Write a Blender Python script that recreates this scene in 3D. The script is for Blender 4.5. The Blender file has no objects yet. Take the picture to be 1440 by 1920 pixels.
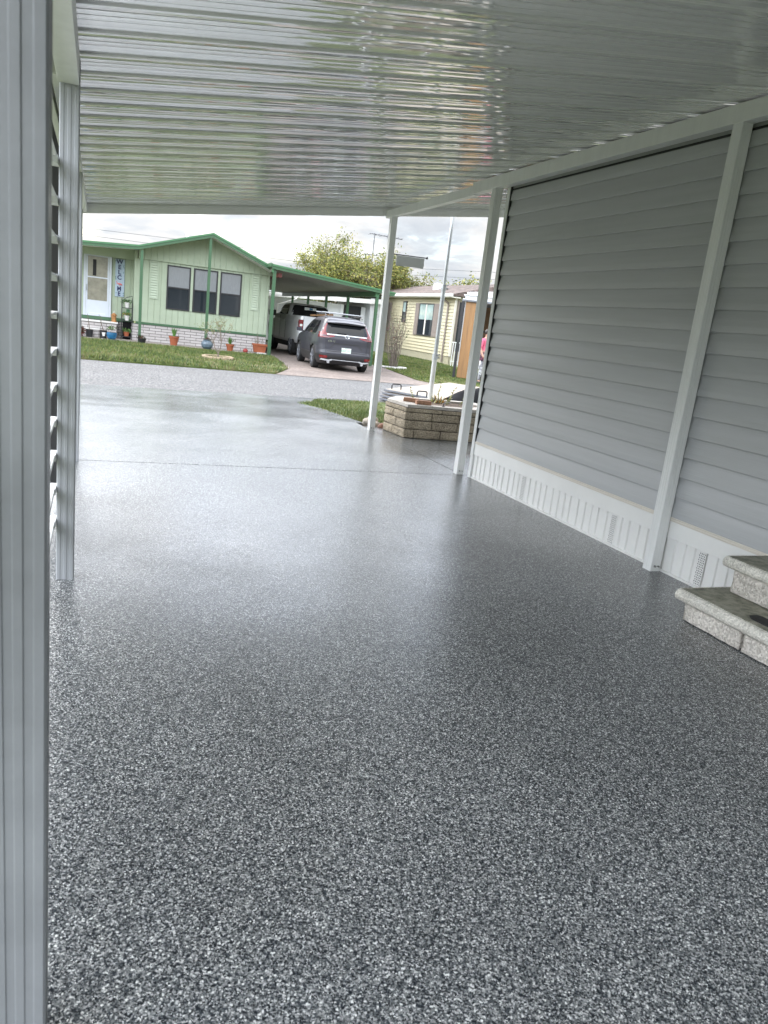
import bpy, bmesh, math, random
from mathutils import Vector, Matrix
R_ = math.radians
PI = math.pi
random.seed(7)
scene = bpy.context.scene
COL = scene.collection

# ------------------------------------------------------------------ materials
MATS = {}
def newmat(name):
    m = bpy.data.materials.new(name); m.use_nodes = True
    nt = m.node_tree
    return m, nt, nt.nodes['Principled BSDF']
def setp(b, **k):
    names = dict(col='Base Color', rough='Roughness', metal='Metallic', spec='Specular IOR Level', coat='Coat Weight',
                 coatr='Coat Roughness', ior='IOR', trans='Transmission Weight', alpha='Alpha')
    for a, v in k.items():
        if a == 'col' and len(v) == 3: v = (*v, 1)
        b.inputs[names[a]].default_value = v
def mat(name, col, rough=.5, var=.12, scale=6, bump=0, bscale=40, stretch=None, **k):
    """plain procedural material: base colour with soft noise variation, optional bump"""
    if name in MATS: return MATS[name]
    m, nt, b = newmat(name); N = nt.nodes; L = nt.links
    setp(b, col=col, rough=rough, **k)
    tc = N.new('ShaderNodeTexCoord'); mp = N.new('ShaderNodeMapping'); L.new(tc.outputs['Object'], mp.inputs['Vector'])
    if stretch: mp.inputs['Scale'].default_value = stretch
    nz = N.new('ShaderNodeTexNoise'); nz.inputs['Scale'].default_value = scale; nz.inputs['Detail'].default_value = 6
    nz.inputs['Roughness'].default_value = .65
    L.new(mp.outputs[0], nz.inputs['Vector'])
    r = N.new('ShaderNodeMapRange'); r.inputs['From Min'].default_value = .3; r.inputs['From Max'].default_value = .7
    r.inputs['To Min'].default_value = 1-var; r.inputs['To Max'].default_value = 1+var
    L.new(nz.outputs['Fac'], r.inputs['Value'])
    mx = N.new('ShaderNodeMix'); mx.data_type = 'RGBA'; mx.blend_type = 'MULTIPLY'; mx.inputs[0].default_value = 1
    mx.inputs[6].default_value = (*col, 1); L.new(r.outputs[0], mx.inputs[7]); L.new(mx.outputs[2], b.inputs['Base Color'])
    if bump:
        n2 = N.new('ShaderNodeTexNoise'); n2.inputs['Scale'].default_value = bscale; n2.inputs['Detail'].default_value = 5
        L.new(mp.outputs[0], n2.inputs['Vector'])
        bp = N.new('ShaderNodeBump'); bp.inputs['Strength'].default_value = bump; bp.inputs['Distance'].default_value = .01
        L.new(n2.outputs['Fac'], bp.inputs['Height']); L.new(bp.outputs[0], b.inputs['Normal'])
    MATS[name] = m
    return m

def ramp(N, stops, interp='LINEAR'):
    r = N.new('ShaderNodeValToRGB'); cr = r.color_ramp; cr.interpolation = interp
    while len(cr.elements) > 1: cr.elements.remove(cr.elements[-1])
    cr.elements[0].position = stops[0][0]; cr.elements[0].color = (*stops[0][1], 1)
    for p, c in stops[1:]:
        e = cr.elements.new(p); e.color = (*c, 1)
    return r

def flake_material():
    m, nt, b = newmat('flake_epoxy'); N = nt.nodes; L = nt.links
    tc = N.new('ShaderNodeTexCoord')
    # distort so chips are ragged
    nz = N.new('ShaderNodeTexNoise'); nz.inputs['Scale'].default_value = 260; nz.inputs['Detail'].default_value = 2
    L.new(tc.outputs['Object'], nz.inputs['Vector'])
    ad = N.new('ShaderNodeMix'); ad.data_type = 'RGBA'; ad.blend_type = 'LINEAR_LIGHT'; ad.inputs[0].default_value = .0042
    L.new(tc.outputs['Object'], ad.inputs[6]); L.new(nz.outputs['Color'], ad.inputs[7])
    vo = N.new('ShaderNodeTexVoronoi'); vo.inputs['Scale'].default_value = 245; L.new(ad.outputs[2], vo.inputs['Vector'])
    vo2 = N.new('ShaderNodeTexVoronoi'); vo2.inputs['Scale'].default_value = 330; L.new(ad.outputs[2], vo2.inputs['Vector'])
    s1 = N.new('ShaderNodeSeparateColor'); L.new(vo.outputs['Color'], s1.inputs[0])
    s2 = N.new('ShaderNodeSeparateColor'); L.new(vo2.outputs['Color'], s2.inputs[0])
    st = [(0, (.009, .012, .017)), (.26, (.03, .036, .043)), (.40, (.08, .087, .09)), (.57, (.15, .157, .157)), (.72, (.245, .25, .248)), (.86, (.41, .415, .41)), (.95, (.66, .67, .65))]
    r1 = ramp(N, st, 'CONSTANT'); L.new(s1.outputs[0], r1.inputs[0])
    r2 = ramp(N, st, 'CONSTANT'); L.new(s2.outputs[1], r2.inputs[0])
    g = N.new('ShaderNodeMath'); g.operation = 'GREATER_THAN'; g.inputs[1].default_value = .68; L.new(s2.outputs[2], g.inputs[0])
    mx = N.new('ShaderNodeMix'); mx.data_type = 'RGBA'; L.new(g.outputs[0], mx.inputs[0])
    L.new(r1.outputs[0], mx.inputs[6]); L.new(r2.outputs[0], mx.inputs[7])
    # very soft uneven broadcast of chips
    n3 = N.new('ShaderNodeTexNoise'); n3.inputs['Scale'].default_value = 1.3; n3.inputs['Detail'].default_value = 5
    L.new(tc.outputs['Object'], n3.inputs['Vector'])
    mr = N.new('ShaderNodeMapRange'); mr.inputs['From Min'].default_value = .3; mr.inputs['From Max'].default_value = .7
    mr.inputs['To Min'].default_value = .88; mr.inputs['To Max'].default_value = 1.12; L.new(n3.outputs['Fac'], mr.inputs['Value'])
    mm = N.new('ShaderNodeMix'); mm.data_type = 'RGBA'; mm.blend_type = 'MULTIPLY'; mm.inputs[0].default_value = 1
    L.new(mx.outputs[2], mm.inputs[6]); L.new(mr.outputs[0], mm.inputs[7]); L.new(mm.outputs[2], b.inputs['Base Color'])
    setp(b, rough=.2, ior=1.5)
    # roughness patches
    n4 = N.new('ShaderNodeTexNoise'); n4.inputs['Scale'].default_value = 1.5; n4.inputs['Detail'].default_value = 7
    L.new(tc.outputs['Object'], n4.inputs['Vector'])
    m4 = N.new('ShaderNodeMapRange'); m4.inputs['From Min'].default_value = .35; m4.inputs['From Max'].default_value = .65
    m4.inputs['To Min'].default_value = .13; m4.inputs['To Max'].default_value = .24; L.new(n4.outputs['Fac'], m4.inputs['Value'])
    L.new(m4.outputs[0], b.inputs['Roughness'])
    # bump: chips give facets under the clear coat
    vb = N.new('ShaderNodeTexVoronoi'); vb.inputs['Scale'].default_value = 120; vb.feature = 'SMOOTH_F1'; L.new(ad.outputs[2], vb.inputs['Vector'])
    b1 = N.new('ShaderNodeBump'); b1.inputs['Strength'].default_value = .55; b1.inputs['Distance'].default_value = .0016
    L.new(vb.outputs['Distance'], b1.inputs['Height'])
    nb = N.new('ShaderNodeTexNoise'); nb.inputs['Scale'].default_value = 55; nb.inputs['Detail'].default_value = 3
    L.new(tc.outputs['Object'], nb.inputs['Vector'])
    b2 = N.new('ShaderNodeBump'); b2.inputs['Strength'].default_value = .24; b2.inputs['Distance'].default_value = .003
    L.new(nb.outputs['Fac'], b2.inputs['Height']); L.new(b1.outputs[0], b2.inputs['Normal']); L.new(b2.outputs[0], b.inputs['Normal'])
    return m

def speckle(name, cols, scale, rough, bump=.4, bscale=120, patch=.12, pscale=.7):
    m, nt, b = newmat(name); N = nt.nodes; L = nt.links
    tc = N.new('ShaderNodeTexCoord')
    vo = N.new('ShaderNodeTexVoronoi'); vo.inputs['Scale'].default_value = scale; L.new(tc.outputs['Object'], vo.inputs['Vector'])
    s = N.new('ShaderNodeSeparateColor'); L.new(vo.outputs['Color'], s.inputs[0])
    r = ramp(N, [(i/(len(cols)-1), c) for i, c in enumerate(cols)]); L.new(s.outputs[0], r.inputs[0])
    n3 = N.new('ShaderNodeTexNoise'); n3.inputs['Scale'].default_value = pscale; n3.inputs['Detail'].default_value = 8
    L.new(tc.outputs['Object'], n3.inputs['Vector'])
    mr = N.new('ShaderNodeMapRange'); mr.inputs['From Min'].default_value = .3; mr.inputs['From Max'].default_value = .7
    mr.inputs['To Min'].default_value = 1-patch; mr.inputs['To Max'].default_value = 1+patch; L.new(n3.outputs['Fac'], mr.inputs['Value'])
    mm = N.new('ShaderNodeMix'); mm.data_type = 'RGBA'; mm.blend_type = 'MULTIPLY'; mm.inputs[0].default_value = 1
    L.new(r.outputs[0], mm.inputs[6]); L.new(mr.outputs[0], mm.inputs[7]); L.new(mm.outputs[2], b.inputs['Base Color'])
    nb = N.new('ShaderNodeTexNoise'); nb.inputs['Scale'].default_value = bscale; nb.inputs['Detail'].default_value = 4
    L.new(tc.outputs['Object'], nb.inputs['Vector'])
    bp = N.new('ShaderNodeBump'); bp.inputs['Strength'].default_value = bump; bp.inputs['Distance'].default_value = .01
    L.new(nb.outputs['Fac'], bp.inputs['Height']); L.new(bp.outputs[0], b.inputs['Normal'])
    setp(b, rough=rough)
    return m

def brick_material(name, c1, c2, mortar, w, h, ms=.012, rough=.8, axis='XZ'):
    m, nt, b = newmat(name); N = nt.nodes; L = nt.links
    tc = N.new('ShaderNodeTexCoord'); sp = N.new('ShaderNodeSeparateXYZ'); L.new(tc.outputs['Object'], sp.inputs[0])
    cb = N.new('ShaderNodeCombineXYZ'); L.new(sp.outputs[axis[0]], cb.inputs[0]); L.new(sp.outputs[axis[1]], cb.inputs[1])
    br = N.new('ShaderNodeTexBrick'); L.new(cb.outputs[0], br.inputs['Vector'])
    br.inputs['Color1'].default_value = (*c1, 1); br.inputs['Color2'].default_value = (*c2, 1); br.inputs['Mortar'].default_value = (*mortar, 1)
    br.inputs['Scale'].default_value = 1; br.inputs['Brick Width'].default_value = w; br.inputs['Row Height'].default_value = h
    br.inputs['Mortar Size'].default_value = ms; br.inputs['Bias'].default_value = 0
    nz = N.new('ShaderNodeTexNoise'); nz.inputs['Scale'].default_value = 25; nz.inputs['Detail'].default_value = 5; L.new(tc.outputs['Object'], nz.inputs['Vector'])
    mr = N.new('ShaderNodeMapRange'); mr.inputs['To Min'].default_value = .8; mr.inputs['To Max'].default_value = 1.15; L.new(nz.outputs['Fac'], mr.inputs['Value'])
    mm = N.new('ShaderNodeMix'); mm.data_type = 'RGBA'; mm.blend_type = 'MULTIPLY'; mm.inputs[0].default_value = 1
    L.new(br.outputs['Color'], mm.inputs[6]); L.new(mr.outputs[0], mm.inputs[7]); L.new(mm.outputs[2], b.inputs['Base Color'])
    bp = N.new('ShaderNodeBump'); bp.inputs['Strength'].default_value = .6; bp.inputs['Distance'].default_value = .01; bp.invert = True
    L.new(br.outputs['Fac'], bp.inputs['Height']); L.new(bp.outputs[0], b.inputs['Normal'])
    setp(b, rough=rough)
    return m

def ceiling_material():
    m, nt, b = newmat('glossy_white_pan'); N = nt.nodes; L = nt.links
    setp(b, col=(.72, .725, .72), rough=.04, ior=2.0, coat=.9, coatr=.02)
    tc = N.new('ShaderNodeTexCoord'); mp = N.new('ShaderNodeMapping'); mp.inputs['Scale'].default_value = (.55, 7, 1)
    L.new(tc.outputs['Object'], mp.inputs[0])
    nz = N.new('ShaderNodeTexNoise'); nz.inputs['Scale'].default_value = 1.6; nz.inputs['Detail'].default_value = 2.5; L.new(mp.outputs[0], nz.inputs['Vector'])
    bp = N.new('ShaderNodeBump'); bp.inputs['Strength'].default_value = .28; bp.inputs['Distance'].default_value = .006
    L.new(nz.outputs['Fac'], bp.inputs['Height']); L.new(bp.outputs[0], b.inputs['Normal'])
    L.new(bp.outputs[0], b.inputs['Coat Normal'])
    return m

def glass_mat(name, col=(.02, .025, .03), rough=.03, curt=None):
    m, nt, b = newmat(name); setp(b, col=col, rough=rough, ior=1.5, spec=.6)
    return m

M_flake = flake_material()
M_ceil = ceiling_material()
M_asph = speckle('asphalt', [(.02, .02, .021), (.07, .07, .07), (.11, .11, .11), (.26, .26, .255)], 55, .75, .5, 90, .10)
M_conc = speckle('pinkish_concrete', [(.13, .10, .085), (.185, .15, .13), (.24, .2, .175)], 25, .85, .3, 60, .2, 1.2)
M_patio = speckle('patio_concrete', [(.24, .21, .18), (.36, .32, .28)], 20, .85, .3, 60, .15)
M_soil = speckle('dark_soil', [(.04, .025, .015), (.11, .07, .045), (.2, .15, .11)], 60, .95, .8, 40, .3)
def grass_ground():
    m, nt, b = newmat('lawn_base'); N = nt.nodes; L = nt.links
    tc = N.new('ShaderNodeTexCoord')
    n1 = N.new('ShaderNodeTexNoise'); n1.inputs['Scale'].default_value = 1.1; n1.inputs['Detail'].default_value = 9; n1.inputs['Roughness'].default_value = .7
    L.new(tc.outputs['Object'], n1.inputs['Vector'])
    r = ramp(N, [(.3, (.045, .075, .015)), (.47, (.085, .12, .025)), (.58, (.14, .14, .05)), (.7, (.18, .15, .075))]); L.new(n1.outputs['Fac'], r.inputs[0])
    L.new(r.outputs[0], b.inputs['Base Color']); setp(b, rough=.9)
    n2 = N.new('ShaderNodeTexNoise'); n2.inputs['Scale'].default_value = 30; L.new(tc.outputs['Object'], n2.inputs['Vector'])
    bp = N.new('ShaderNodeBump'); bp.inputs['Distance'].default_value = .04; L.new(n2.outputs['Fac'], bp.inputs['Height']); L.new(bp.outputs[0], b.inputs['Normal'])
    return m
M_lawn = grass_ground()
M_gr = [mat('blade_a', (.07, .11, .018), .6, .2), mat('blade_b', (.135, .165, .032), .6, .2), mat('blade_c', (.17, .15, .065), .7, .2), mat('blade_d', (.03, .06, .012), .6, .2)]
M_white = mat('white_aluminium', (.74, .75, .74), .32, .05, 3, .05, 200, (1, 1, .03))
M_grain = mat('grained_white_vinyl', (.74, .75, .74), .38, .05, 3, .25, 60, (4, 4, .15))
M_siding = mat('blue_grey_siding', (.42, .43, .44), .33, .07, 1.5, .10, 34, (1, .25, 5))
M_skirt = mat('white_skirting', (.78, .78, .76), .4, .04, 3)
M_cream = mat('cream_trim', (.66, .62, .55), .45, .05, 4)
M_dark = mat('black_gap', (.012, .012, .013), .7, .2)
M_black = mat('black_plastic', (.018, .018, .02), .45, .2)
M_rubber = mat('tyre_rubber', (.016, .016, .017), .75, .2, 20)
M_chrome = mat('chrome', (.75, .76, .78), .12, .02, 3, metal=1.0)
M_galv = mat('galvanised_tube', (.55, .57, .59), .35, .15, 8, metal=.6)
M_steel = mat('screw_steel', (.3, .3, .3), .35, .2, metal=.9)
M_stone = speckle('cast_stone_block', [(.34, .315, .28), (.50, .47, .42), (.66, .62, .57)], 110, .9, .9, 45, .12, 5)
def tread_material():
    m, nt, b = newmat('stained_step_top'); N = nt.nodes; L = nt.links
    tc = N.new('ShaderNodeTexCoord')
    n1 = N.new('ShaderNodeTexNoise'); n1.inputs['Scale'].default_value = 14; n1.inputs['Detail'].default_value = 9; n1.inputs['Roughness'].default_value = .75
    L.new(tc.outputs['Object'], n1.inputs['Vector'])
    r = ramp(N, [(.3, (.04, .04, .028)), (.42, (.17, .17, .13)), (.55, (.29, .28, .22)), (.75, (.38, .36, .31))]); L.new(n1.outputs['Fac'], r.inputs[0])
    L.new(r.outputs[0], b.inputs['Base Color']); setp(b, rough=.7)
    bp = N.new('ShaderNodeBump'); bp.inputs['Distance'].default_value = .004; L.new(n1.outputs['Fac'], bp.inputs['Height']); L.new(bp.outputs[0], b.inputs['Normal'])
    return m
M_tread = tread_material()
M_cap = speckle('worn_cap_stone', [(.42, .40, .355), (.58, .56, .50), (.72, .69, .62)], 140, .85, .7, 60, .12, 7)
M_block = speckle('split_face_block', [(.20, .165, .115), (.32, .27, .195), (.45, .39, .30)], 120, .95, 1.0, 35, .22, 4)
M_coping = speckle('pale_coping', [(.42, .39, .35), (.52, .49, .45)], 80, .9, .3, 60, .08, 4)
M_brickA = mat('loose_brick', (.30, .17, .11), .9, .25, 20, .5)
M_green = mat('green_paint', (.048, .112, .055), .4, .08, 4)
M_green2 = mat('deep_green_paint', (.06, .17, .075), .4, .08, 4)
M_mint = mat('mint_panel', (.34, .395, .29), .55, .09, 1.5)
M_brickW = brick_material('white_brick', (.47, .44, .425), (.40, .37, .355), (.12, .11, .105), .40, .095, .009)
M_doorw = mat('white_door', (.52, .55, .60), .35, .03)
M_glassd = glass_mat('dark_glass')
M_curtain = mat('net_curtain_glass', (.22, .23, .24), .12, .12, 9, stretch=(6, 1, .6))
M_doorglass = mat('door_glass', (.25, .235, .185), .15, .3, 3)
M_yellow = mat('pale_yellow_siding', (.44, .40, .265), .5, .04, 3)
M_yskirt = mat('pale_yellow_skirting', (.38, .35, .245), .5, .05, 3)
M_shut = mat('taupe_shutter', (.23, .19, .165), .6, .1)
M_shingle = speckle('brown_shingle', [(.06, .042, .036), (.115, .085, .072), (.16, .12, .105)], 6, .9, .5, 30, .25)
M_gutter = mat('pale_gutter', (.58, .57, .53), .4, .12, 4)
M_roofw = mat('white_roof', (.75, .76, .77), .5, .12, 2)
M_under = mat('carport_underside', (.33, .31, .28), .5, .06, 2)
M_dkred = mat('dark_red_beam', (.16, .035, .03), .5, .1)
M_bark = mat('bark', (.13, .10, .075), .9, .3, 12, .5)
M_twig = mat('grey_twig', (.17, .14, .115), .9, .3, 12)
M_terra = mat('terracotta', (.30, .085, .035), .75, .12, 10, .1)
M_pot_blue = mat('blue_glaze', (.02, .11, .22), .25, .25, 12)
M_pot_grey = mat('blue_grey_glaze', (.10, .135, .165), .3, .3, 12)
M_pot_white = mat('white_pot', (.62, .60, .57), .5, .1)
M_aloe = mat('aloe_leaf', (.10, .22, .05), .5, .2, 20)
M_leafdk = mat('dark_leaf', (.05, .11, .03), .5, .3, 20)
M_leafred = mat('red_brown_leaf', (.16, .05, .04), .6, .3, 20)
M_leafwarm = mat('yellow_orange_leaf', (.45, .25, .05), .6, .3, 20)
M_drywood = mat('ply_sheet', (.31, .26, .205), .6, .18, 1.5, .1, 30, (1, 4, 1))
M_ply = mat('plywood_lining', (.29, .155, .06), .5, .14, 3, .1, 30, (6, 6, .5))
M_plydk = mat('dark_plywood', (.20, .12, .06), .6, .2, 3)
M_edge = mat('grey_edge', (.14, .145, .16), .5, .2, 10)
M_tarp = mat('black_tarp', (.012, .012, .013), .85, .2, 3, .3, 5, spec=.08)
M_rock = mat('pale_rock', (.36, .32, .27), .9, .25, 9, .8, 20)
M_rockbr = mat('brown_rock', (.18, .09, .06), .85, .3, 9, .8, 20)
M_ring = mat('tan_edging_stone', (.36, .28, .19), .9, .15, 9, .5, 20)
M_signgrey = mat('grey_sign_face', (.62, .63, .64), .7, .03)

# ------------------------------------------------------------------ helpers
class B:
    def __init__(s): s.v = []; s.f = []; s.m = []; s.mats = []
    def mi(s, m):
        if m not in s.mats: s.mats.append(m)
        return s.mats.index(m)
    def poly(s, pts, m):
        i = len(s.v); s.v += [tuple(p) for p in pts]; s.f.append(tuple(range(i, i+len(pts)))); s.m.append(s.mi(m))
    def add(s, vs, fs, m):
        i = len(s.v); k = s.mi(m); s.v += [tuple(p) for p in vs]
        for f in fs: s.f.append(tuple(i+a for a in f)); s.m.append(k)
    def box(s, x0, x1, y0, y1, z0, z1, m, M=None):
        vs = [Vector((x, y, z)) for z in (z0, z1) for y in (y0, y1) for x in (x0, x1)]
        if M is not None: vs = [M @ v for v in vs]
        s.add(vs, [(0, 2, 3, 1), (4, 5, 7, 6), (0, 1, 5, 4), (2, 6, 7, 3), (0, 4, 6, 2), (1, 3, 7, 5)], m)
    def prism(s, pts, axis, a, b, m):
        """outline pts (2D) extruded along axis from a to b. axis 'x': pts=(y,z); 'y': (x,z); 'z': (x,y)"""
        def P(p, t): return {'x': (t, p[0], p[1]), 'y': (p[0], t, p[1]), 'z': (p[0], p[1], t)}[axis]
        n = len(pts)
        vs = [P(p, a) for p in pts]+[P(p, b) for p in pts]
        fs = [(i, (i+1) % n, n+(i+1) % n, n+i) for i in range(n)]+[tuple(range(n))[::-1], tuple(range(n, 2*n))]
        s.add(vs, fs, m)
    def tube(s, pts, rad, m, n=8, cap=True):
        pts = [Vector(p) for p in pts]
        rr = rad if isinstance(rad, (list, tuple)) else [rad]*len(pts)
        vs = []; fs = []
        prev = None
        for i, p in enumerate(pts):
            d = (pts[min(i+1, len(pts)-1)]-pts[max(i-1, 0)]).normalized()
            if prev is None:
                u = d.orthogonal().normalized()
            else:
                u = (prev-d*prev.dot(d))
                u = u.normalized() if u.length > 1e-6 else d.orthogonal().normalized()
            prev = u; w = d.cross(u)
            for k in range(n):
                a = 2*PI*k/n; vs.append(p+(u*math.cos(a)+w*math.sin(a))*rr[i])
        for i in range(len(pts)-1):
            for k in range(n):
                a = i*n+k; b = i*n+(k+1) % n; fs.append((a, b, b+n, a+n))
        if cap: fs.append(tuple(range(n))[::-1]); fs.append(tuple(range((len(pts)-1)*n, len(pts)*n)))
        s.add(vs, fs, m)
    def lathe(s, prof, cx, cy, m, n=20, z0=0):
        vs = []; fs = []
        for r, z in prof:
            for k in range(n):
                a = 2*PI*k/n; vs.append((cx+r*math.cos(a), cy+r*math.sin(a), z0+z))
        for i in range(len(prof)-1):
            for k in range(n):
                a = i*n+k; b = i*n+(k+1) % n; fs.append((a, b, b+n, a+n))
        fs.append(tuple(range(n))[::-1]); fs.append(tuple(range((len(prof)-1)*n, len(prof)*n)))
        s.add(vs, fs, m)
    def build(s, name, parent=None, smooth=False, bevel=0, origin=None, label=None, loc=None):
        me = bpy.data.meshes.new(name)
        if origin is None and parent is None:
            xs = [v[0] for v in s.v]; ys = [v[1] for v in s.v]; zs = [v[2] for v in s.v]
            origin = ((min(xs)+max(xs))/2, (min(ys)+max(ys))/2, min(zs))
        o3 = Vector(origin) if origin is not None else Vector((0, 0, 0))
        me.from_pydata([tuple(Vector(v)-o3) for v in s.v], [], s.f)
        for m in s.mats: me.materials.append(m)
        me.polygons.foreach_set('material_index', s.m)
        if smooth: me.polygons.foreach_set('use_smooth', [True]*len(s.f))
        me.update()
        bm = bmesh.new(); bm.from_mesh(me)
        if len(s.v) < 60000: bmesh.ops.recalc_face_normals(bm, faces=bm.faces)
        bm.to_mesh(me); bm.free()
        o = bpy.data.objects.new(name, me); COL.objects.link(o)
        o.location = o3
        if parent is not None:
            o.parent = parent; o.location = o3
        if bevel:
            md = o.modifiers.new('bevel', 'BEVEL'); md.width = bevel; md.segments = 2; md.limit_method = 'ANGLE'; md.angle_limit = R_(40)
        if label: o['label'] = label
        return o
def tag(o, label, cat, group=None, kind=None):
    if label: o['label'] = label
    if cat: o['category'] = cat
    if group: o['group'] = group
    if kind: o['kind'] = kind
    return o
def thing(name, label, cat, loc=(0, 0, 0), rz=0, group=None):
    o = bpy.data.objects.new(name, None); COL.objects.link(o); o.location = loc; o.rotation_euler = (0, 0, rz)
    o.empty_display_size = .2
    return tag(o, label, cat, group)
def struct(o): o['kind'] = 'structure'; return o
def text(body, name, parent, loc, size, m, rot=(PI/2, 0, 0), depth=.004, font=None, align='CENTER', sx=1, bold=0):
    cu = bpy.data.curves.new(name, 'FONT'); cu.body = body; cu.size = size; cu.extrude = depth/2; cu.align_x = align; cu.align_y = 'CENTER'
    cu.resolution_u = 3; cu.offset = size*bold
    to = bpy.data.objects.new(name, cu); COL.objects.link(to)
    bpy.context.view_layer.update()
    me = bpy.data.meshes.new_from_object(to.evaluated_get(bpy.context.evaluated_depsgraph_get()))
    bpy.data.objects.remove(to)
    me.materials.clear(); me.materials.append(m)
    o = bpy.data.objects.new(name, me); COL.objects.link(o); o.parent = parent; o.location = loc; o.rotation_euler = rot; o.scale = (sx, 1, 1)
    return o
def sheet(name, outline, z, m, res=None):
    b = B(); b.poly([(x, y, (z(x, y) if callable(z) else z)) for x, y in outline], m); return b.build(name, origin=(0, 0, 0))

# ------------------------------------------------------------------ ground and roads
GZ = -.17
b = B(); b.poly([(-400, -300, GZ-.03), (500, -300, GZ-.03), (500, 900, GZ-.03), (-400, 900, GZ-.03)], M_lawn); struct(b.build('ground', origin=(0, 0, 0)))
# road: near edge y=13.55+.13x, far edge y=18.85+.11x
rn = lambda x: 13.55+.13*x
rf = lambda x: 18.83+.115*x
b = B(); b.poly([(-60, rn(-60), -.155), (60, rn(60), -.155), (60, rf(60), -.155), (-60, rf(-60), -.155)], M_asph); struct(b.build('road', origin=(0, 0, 0)))
# coated slab: flat to y=9.9 then ramp to the road
b = B()
T = .12

def slab(o, z):  # top + skirt
    pts = [(x, y, z(x, y) if callable(z) else z) for x, y in o]
    b.poly(pts, M_flake)
    n = len(pts)
    for i in range(n):
        p, q = pts[i], pts[(i+1) % n]; b.poly([p, q, (q[0], q[1], -.3), (p[0], p[1], -.3)], M_flake)
g = .007
slab([(-.42, -6), (3.75, -6), (3.75, 6.505-g), (-.42, 6.505-g)], 0)
slab([(-.42, 6.505+g), (3.405-g, 6.505+g), (3.405-g, 9.9), (-.42, 9.9)], 0)
slab([(3.405+g, 6.505+g), (7.5, 6.505+g), (7.5, 9.55), (3.405+g, 9.55)], 0)
zr = lambda x, y: -.15*min(1, max(0, (y-9.9)/3.55))
slab([(-.42, 9.904), (3.52, 9.904), (3.50, 12.0), (3.33, 12.9), (3.72, 13.5), (4.0, rn(4.0)+.03), (-1.2, rn(-1.2)+.03), (-.42, 12.6)], zr)
b.box(-.4, 3.39, 6.49, 6.52, -.05, -.02, M_dark); b.box(3.39, 3.42, 6.6, 9.4, -.05, -.008, M_coping)
struct(b.build('driveway', origin=(0, 0, 0)))
# neighbour's driveway and patio
b = B(); b.poly([(4.30, 19.2, -.146), (5.18, 21.5, -.14), (5.92, 27.0, -.125), (5.95, 40, -.12), (9.95, 40, -.12), (9.9, 26.2, -.125), (9.25, 21.6, -.14), (9.5, 20.6, -.142), (11.2, 20.1, -.146)], M_conc)
struct(b.build('neighbour_driveway', origin=(0, 0, 0)))
b = B(); b.box(-6, 5.9, 27.0, 30, -.3, -.08, M_patio); struct(b.build('patio_slab', origin=(0, 0, 0)))
def lawn(name, outline, z, tz=None):
    bb = B(); pts = [(x, y, z) for x, y in outline]; bb.poly(pts, M_lawn)
    n = len(pts)
    for i in range(n):
        p, q = pts[i], pts[(i+1) % n]; bb.poly([p, q, (q[0], q[1], -.3), (p[0], p[1], -.3)], M_lawn)
    return struct(bb.build(name, origin=(0, 0, 0)))
LA = [(-9, rf(-9)+.02), (4.3, rf(4.3)+.02), (5.15, 21.5), (5.86, 27.0), (-9, 27.0)]
LB = [(11.3, 20.25), (9.6, 20.75), (9.35, 21.6), (10.0, 26.2), (10.05, 38), (16.4, 50), (16.4, 36), (30, 34), (30, rf(30)+.1)]
lawn('lawn', LA, -.115)
lawn('side_lawn', LB, -.12)
LC = [(3.53, 9.62), (3.51, 12.0), (3.35, 12.92), (3.74, 13.5), (4.05, rn(4.05)-.03), (9, rn(9)-.03), (9, 9.62)]
def zl(x, y): return -.02-.125*min(1, max(0, (y-9.9)/3.55))
bb = B(); bb.poly([(x, y, zl(x, y)) for x, y in LC], M_lawn); struct(bb.build('verge', origin=(0, 0, 0)))
bb = B(); bb.poly([(3.53, 9.57, -.012), (3.53, 10.0, -.014), (3.8, 10.2, -.02), (4.2, 9.9, -.012), (4.2, 9.57, -.01)], M_soil); struct(bb.build('soil_patch', origin=(0, 0, 0)))

def inside(x, y, P):
    c = False; n = len(P); j = n-1
    for i in range(n):
        xi, yi = P[i]; xj, yj = P[j]
        if (yi > y) != (yj > y) and x < (xj-xi)*(y-yi)/(yj-yi)+xi: c = not c
        j = i
    return c
from mathutils import noise as mnoise
def grass(name, P, z, n, h0, h1, w, label, edge=None, bare=None):
    bb = B(); ids = [bb.mi(m) for m in M_gr]
    xs = [p[0] for p in P]; ys = [p[1] for p in P]; V = bb.v; F = bb.f; Mi = bb.m
    k = 0; t = 0
    while k < n and t < n*8:
        t += 1
        x = random.uniform(min(xs), max(xs)); y = random.uniform(min(ys), max(ys))
        if not inside(x, y, P): continue
        q = mnoise.noise(Vector((x*.9, y*.9, 1.3)))+.5*mnoise.noise(Vector((x*3, y*3, 4)))
        if bare and bare(x, y) and random.random() < .75: continue
        if q > .55 and random.random() < .6: continue
        x += random.gauss(0, .035); y += random.gauss(0, .035)
        h = random.uniform(h0, h1)*(1-.5*max(0, q)); e = edge(x, y) if edge else 0
        h *= 1+e*.9
        a = random.uniform(0, 2*PI); lx = random.gauss(0, .4)*h; ly = random.gauss(0, .4)*h
        dx = math.cos(a)*w; dy = math.sin(a)*w
        zz = z(x, y) if callable(z) else z
        i = len(V)
        V.append((x-dx, y-dy, zz-.01)); V.append((x+dx, y+dy, zz-.01)); V.append((x+lx, y+ly, zz+h))
        F.append((i, i+1, i+2))
        r = random.random()+q*.45
        Mi.append(ids[3] if r < .16 else ids[0] if r < .5 else ids[1] if r < (.55 if bare and bare(x, y) else .86) else ids[2])
        k += 1
    o = bb.build(name, origin=(0, 0, 0)); tag(o, label, 'grass', kind='stuff'); return o
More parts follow.
